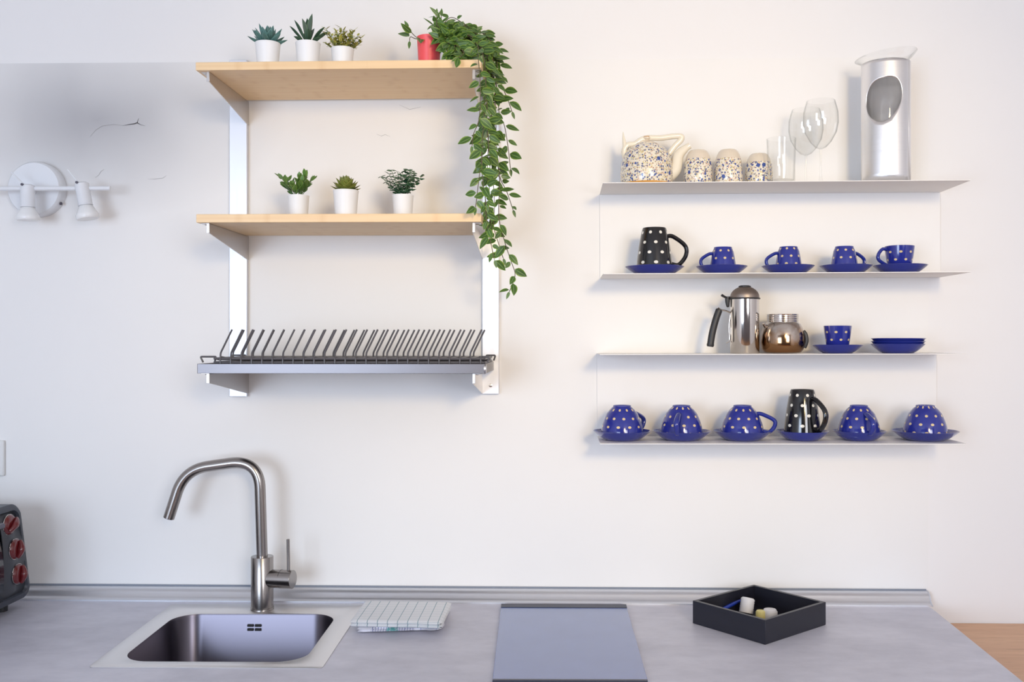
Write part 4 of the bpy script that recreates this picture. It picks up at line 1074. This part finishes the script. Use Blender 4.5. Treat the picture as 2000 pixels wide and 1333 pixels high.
b0, b1 = P(1412, 1191, -.135), P(1449, 1171, -.078)
o = MB().tube([(0, 0, 0), tuple((b1 - b0) * .5), tuple(b1 - b0)], .0042, 14).build('pen', M['pen_blue'], bevel=.0008); o.location = b0; tag(o, 'blue plastic pen lying in the black tray behind the ribbed cap', 'pen')
b = T(1546, 1184, WT + .006); o = MB().lathe([(0, 0), (.0028, 0), (.0028, .021), (.0036, .0215), (.0036, .026), (0, .0262)], 16).build('vial', M['clear_blue']); o.location = (b.x, b.y, zf_); tag(o, 'thin pale blue vial standing in the right half of the black tray', 'vial')

# ------------------------------------------------------------------ wall spotlight
p = P(78, 372, -.0018); rl = 54 / 825.
lt = thing('wall_spotlight', (p.x, -.0018, p.z), 'white two-headed spotlight bar with round wall plate', 'wall lamp')
ax = Matrix.Rotation(PI / 2, 3, 'X')
MB().lathe([(rl, 0), (rl, .018), (rl * .985, .024), (rl * .93, .029), (0, .030)], 64, axis=ax).build('wall_plate', M['white_enamel'], lt, angle=40)
Yb = -.075; lo = Vector(lt.location); g_ = lambda a, b_, Y=Yb: P(a, b_, Y) - lo
ze = g_(216, 368)
br = MB().tube([(g_(-120, 372).x, g_(0, 0).y, ze.z), (g_(216, 368).x, g_(0, 0).y, ze.z)], .0052, 16).build('bar', M['white_enamel'], lt, bevel=.0008)
MB().tube([(0, -.028, ze.z), (0, Yb + .002, ze.z)], .008, 16).build('bar_holder', M['white_enamel'], lt)
for (ax_, ay, bx_, by, tipx, tipy, rod) in ((54, 366, 55, 431, 55, 431, (22, 336)), (160, 362, 172, 428, 172, 428, (132, 331))):
    Yh = Yb - .004
    a_ = g_(ax_, ay, Yh); b_ = g_(bx_, by, Yh); d_ = (b_ - a_).normalized(); Lh = (b_ - a_).length
    m_ = axis_m(d_)
    sk_ = MB().lathe([(0, -.006), (.011, -.006), (.0155, -.003), (.0155, Lh * .58), (.0165, Lh * .60), (.0, Lh * .60)], 32, center=a_, axis=m_).build('lamp_socket', M['white_enamel'], lt, angle=40)
    bl_ = MB().lathe([(.0125, Lh * .60), (.0150, Lh * .62), (.0235, Lh * .84), (.0252, Lh * .87), (.0252, Lh * .97), (.0235, Lh * 1.0), (0, Lh * 1.005)], 40, center=a_, axis=m_).build('bulb', M['bulb'], sk_, angle=40)
    MB().tube([a_ + Vector((-.003, -.006, .002)), g_(rod[0], rod[1], Yh - .004)], .0018, 8).build('aiming_rod', M['white_enamel'], sk_)
    MB().lathe([(0, 0), (.003, 0), (.003, .004), (0, .004)], 12, center=a_ + Vector((-.004, -.014, .004)), axis=ax).build('screw', M['steel_dark'], sk_)
MB().lathe([(0, 0), (.0035, 0), (.0035, .004), (0, .005)], 12, center=(rl * .86, -.014, -rl * .52), axis=Matrix.Rotation(PI / 2, 3, 'Y')).build('fixing_screw', M['steel_dark'], lt)

# wall socket plate, cut by the frame
p = P(-26, 895, -.002); so_ = thing('wall_socket', (p.x, -.0018, p.z), 'white socket cover plate on the wall above the oven', 'socket')
ww = .040 + .006
MB().box(-ww, ww, -.009, 0, -.0425, .0425).build('cover_plate', M['socket'], so_, bevel=.003)
MB().box(-.024, .024, -.0115, -.009, -.024, .024).build('insert', M['socket'], so_, bevel=.002)
for sx in (-.0095, .0095): MB().lathe([(0, 0), (.0025, 0), (.0025, .0004), (0, .0004)], 12, center=(sx, -.0115, 0), axis=ax).build('socket_hole', M['blackp'], so_)

# ------------------------------------------------------------------ toaster oven standing sideways at the left end, front facing right
ov = thing('toaster_oven', (-1.40, -.26, WT + .0003), 'dark grey toaster oven with red knobs at the left end of the worktop', 'oven')
oo = Vector(ov.location)
FX = -1.232
def F(px, py, dx=0.0):   # pixel on the oven's front plane x = FX
    d = ray(px, py); q_ = CAM + d * ((FX + dx - CAM.x) / d.x); return q_ - oo
yr = F(57, 1100).y; zt_ = F(30, 986).z; zb_ = F(48, 1168).z
yl = yr - .40
front_prof = lambda z: .010 * math.sin(PI * min(1, max(0, (z - zb_) / (zt_ - zb_))) * .9) - .012 * max(0, (z - zb_) / (zt_ - zb_)) ** 2
fx = FX - oo.x
# body
def rr_loop(y0, y1, z0, z1, r_, n_=8):
    out = []
    for (cy, cz, a0_) in ((y1 - r_, z0 + r_, -PI / 2), (y1 - r_, z1 - r_, 0), (y0 + r_, z1 - r_, PI / 2), (y0 + r_, z0 + r_, PI)):
        for i in range(n_): a_ = a0_ + PI / 2 * i / (n_ - 1); out.append((cy + r_ * math.cos(a_), cz + r_ * math.sin(a_)))
    return out
ol = rr_loop(yl, yr, zb_, zt_, .022); 
sk2 = lambda y, z: y - (.034 * ((z - zb_) / (zt_ - zb_)) ** 2.2 if y > (yl + yr) / 2 else 0)
L3 = lambda lp_, dx: [Vector((fx + front_prof(z) + dx, sk2(y, z), z)) for y, z in lp_]
q = MB(); bridge(q, [[Vector((fx - .30, p_.y * .96, p_.z)) for p_ in L3(ol, 0)], [Vector((fx - .30, p_.y, p_.z)) for p_ in L3(ol, 0)], L3(ol, -.02)])
n_ = len(ol); q.add([Vector((fx - .30, p_.y * .96, p_.z)) for p_ in L3(ol, 0)], [tuple(range(n_))])
q.build('body', M['oven'], ov, angle=40)
il = rr_loop(yl + .016, yr - .016, zb_ + .016, zt_ - .016, .014)
q = MB(); bridge(q, [L3(ol, -.02), L3(ol, -.002), L3(rr_loop(yl + .004, yr - .004, zb_ + .004, zt_ - .004, .02), .001), L3(rr_loop(yl + .013, yr - .013, zb_ + .013, zt_ - .013, .015), .001), L3(il, -.006)])
q.build('bezel', M['oven'], ov, angle=40)
def face_patch(y0, y1, z0, z1, dx, r_=.012):
    q = MB(); lp_ = rr_loop(y0, y1, z0, z1, r_); vs = []; fs = []
    rows = 14; 
    for s_ in range(rows + 1):
        z = z0 + (z1 - z0) * s_ / rows
        vs += [Vector((fx + front_prof(z) + dx, y0, z)), Vector((fx + front_prof(z) + dx, sk2(y1, z), z))]
    for s_ in range(rows): fs.append((2 * s_, 2 * s_ + 1, 2 * s_ + 3, 2 * s_ + 2))
    return q.add(vs, fs)
face_patch(yr - .105, yr - .012, zb_ + .012, zt_ - .012, -.005).build('control_panel', M['oven_face'], ov, solid=.004)
dro = face_patch(yl + .012, yr - .107, zb_ + .014, zt_ - .014, -.002).build('door', M['oven_door'], ov, solid=.006)
hp = zt_ - .030
MB().tube([(fx + front_prof(hp) + .028, yl + .05, hp), (fx + front_prof(hp) + .028, yr - .153, hp)], .0065, 14).tube([(fx + front_prof(hp) - .004, yr - .20, hp), (fx + front_prof(hp) + .026, yr - .20, hp)], .004, 10).tube([(fx + front_prof(hp) - .004, yl + .08, hp), (fx + front_prof(hp) + .026, yl + .08, hp)], .004, 10).build('door_handle', M['steel_dark'], dro)
for i, (kx, ky, lean) in enumerate(((22, 1025, .9), (29, 1072, .25), (36, 1120, .15))):
    kp = F(kx, ky); kz = kp.z; ky_ = yr - .053 - .012 * (2 - i)
    xb = fx + front_prof(kz) - .004
    M_ = Matrix.Rotation(PI / 2, 3, 'Y')
    kn = MB().lathe([(0, 0), (.0215, 0), (.0225, .003), (.0200, .007), (.0165, .009), (0, .010)], 36, center=(xb, ky_, kz), axis=M_).build('knob', M['knob_red'], ov)
    # the raised grip bar across the knob
    ca, sa = math.cos(lean), math.sin(lean)
    g2 = MB(); pth = []; nseg = 10
    for s_ in range(nseg + 1):
        u = -1 + 2 * s_ / nseg; pth.append(Vector((xb + .010 + .006 * (1 - u * u), ky_ + u * .019 * sa, kz + u * .019 * ca)))
    g2.tube(pth, [.004 + .004 * (1 - abs(-1 + 2 * s_ / nseg)) for s_ in range(nseg + 1)], 12); g2.build('knob_grip', M['knob_red'], kn)
    MB().lathe([(.0222, .0), (.0238, .0012), (.0234, .0022), (.0222, .0022)], 36, center=(xb, ky_, kz), axis=M_).build('knob_ring', M['chrome'], kn)
for sx in (fx - .27, fx - .035):
    for sy in (yl + .05, yr - .05):
        MB().lathe([(0, 0), (.012, 0), (.013, zb_ + .003), (0, zb_ + .003)], 20, center=(sx, sy, 0)).build('foot', M['blackp'], ov)

# ------------------------------------------------------------------ fitting for the added spotlight, out of view
cl = thing('added_spot_fitting', (SPOT.x, SPOT.y, 2.699), 'small white spotlight added out of view to warm the kitchen wall', 'ceiling lamp')
MB().lathe([(0, 0), (.05, 0), (.05, -.02), (0, -.02)], 32).build('ceiling_plate', M['white_enamel'], cl)
da = (AIM - SPOT).normalized(); hb = SPOT - Vector(cl.location) - da * .12
MB().tube([Vector((0, 0, -.02)), Vector((0, 0, hb.z)), hb], .008, 12).build('stem', M['white_enamel'], cl)
MB().lathe([(0, 0), (.05, 0), (.17, .02), (.18, .10), (.175, .10), (.165, .02), (0, .006)], 32, center=hb, axis=da.to_track_quat('Z', 'Y').to_matrix()).build('lamp_head', M['white_enamel'], cl)
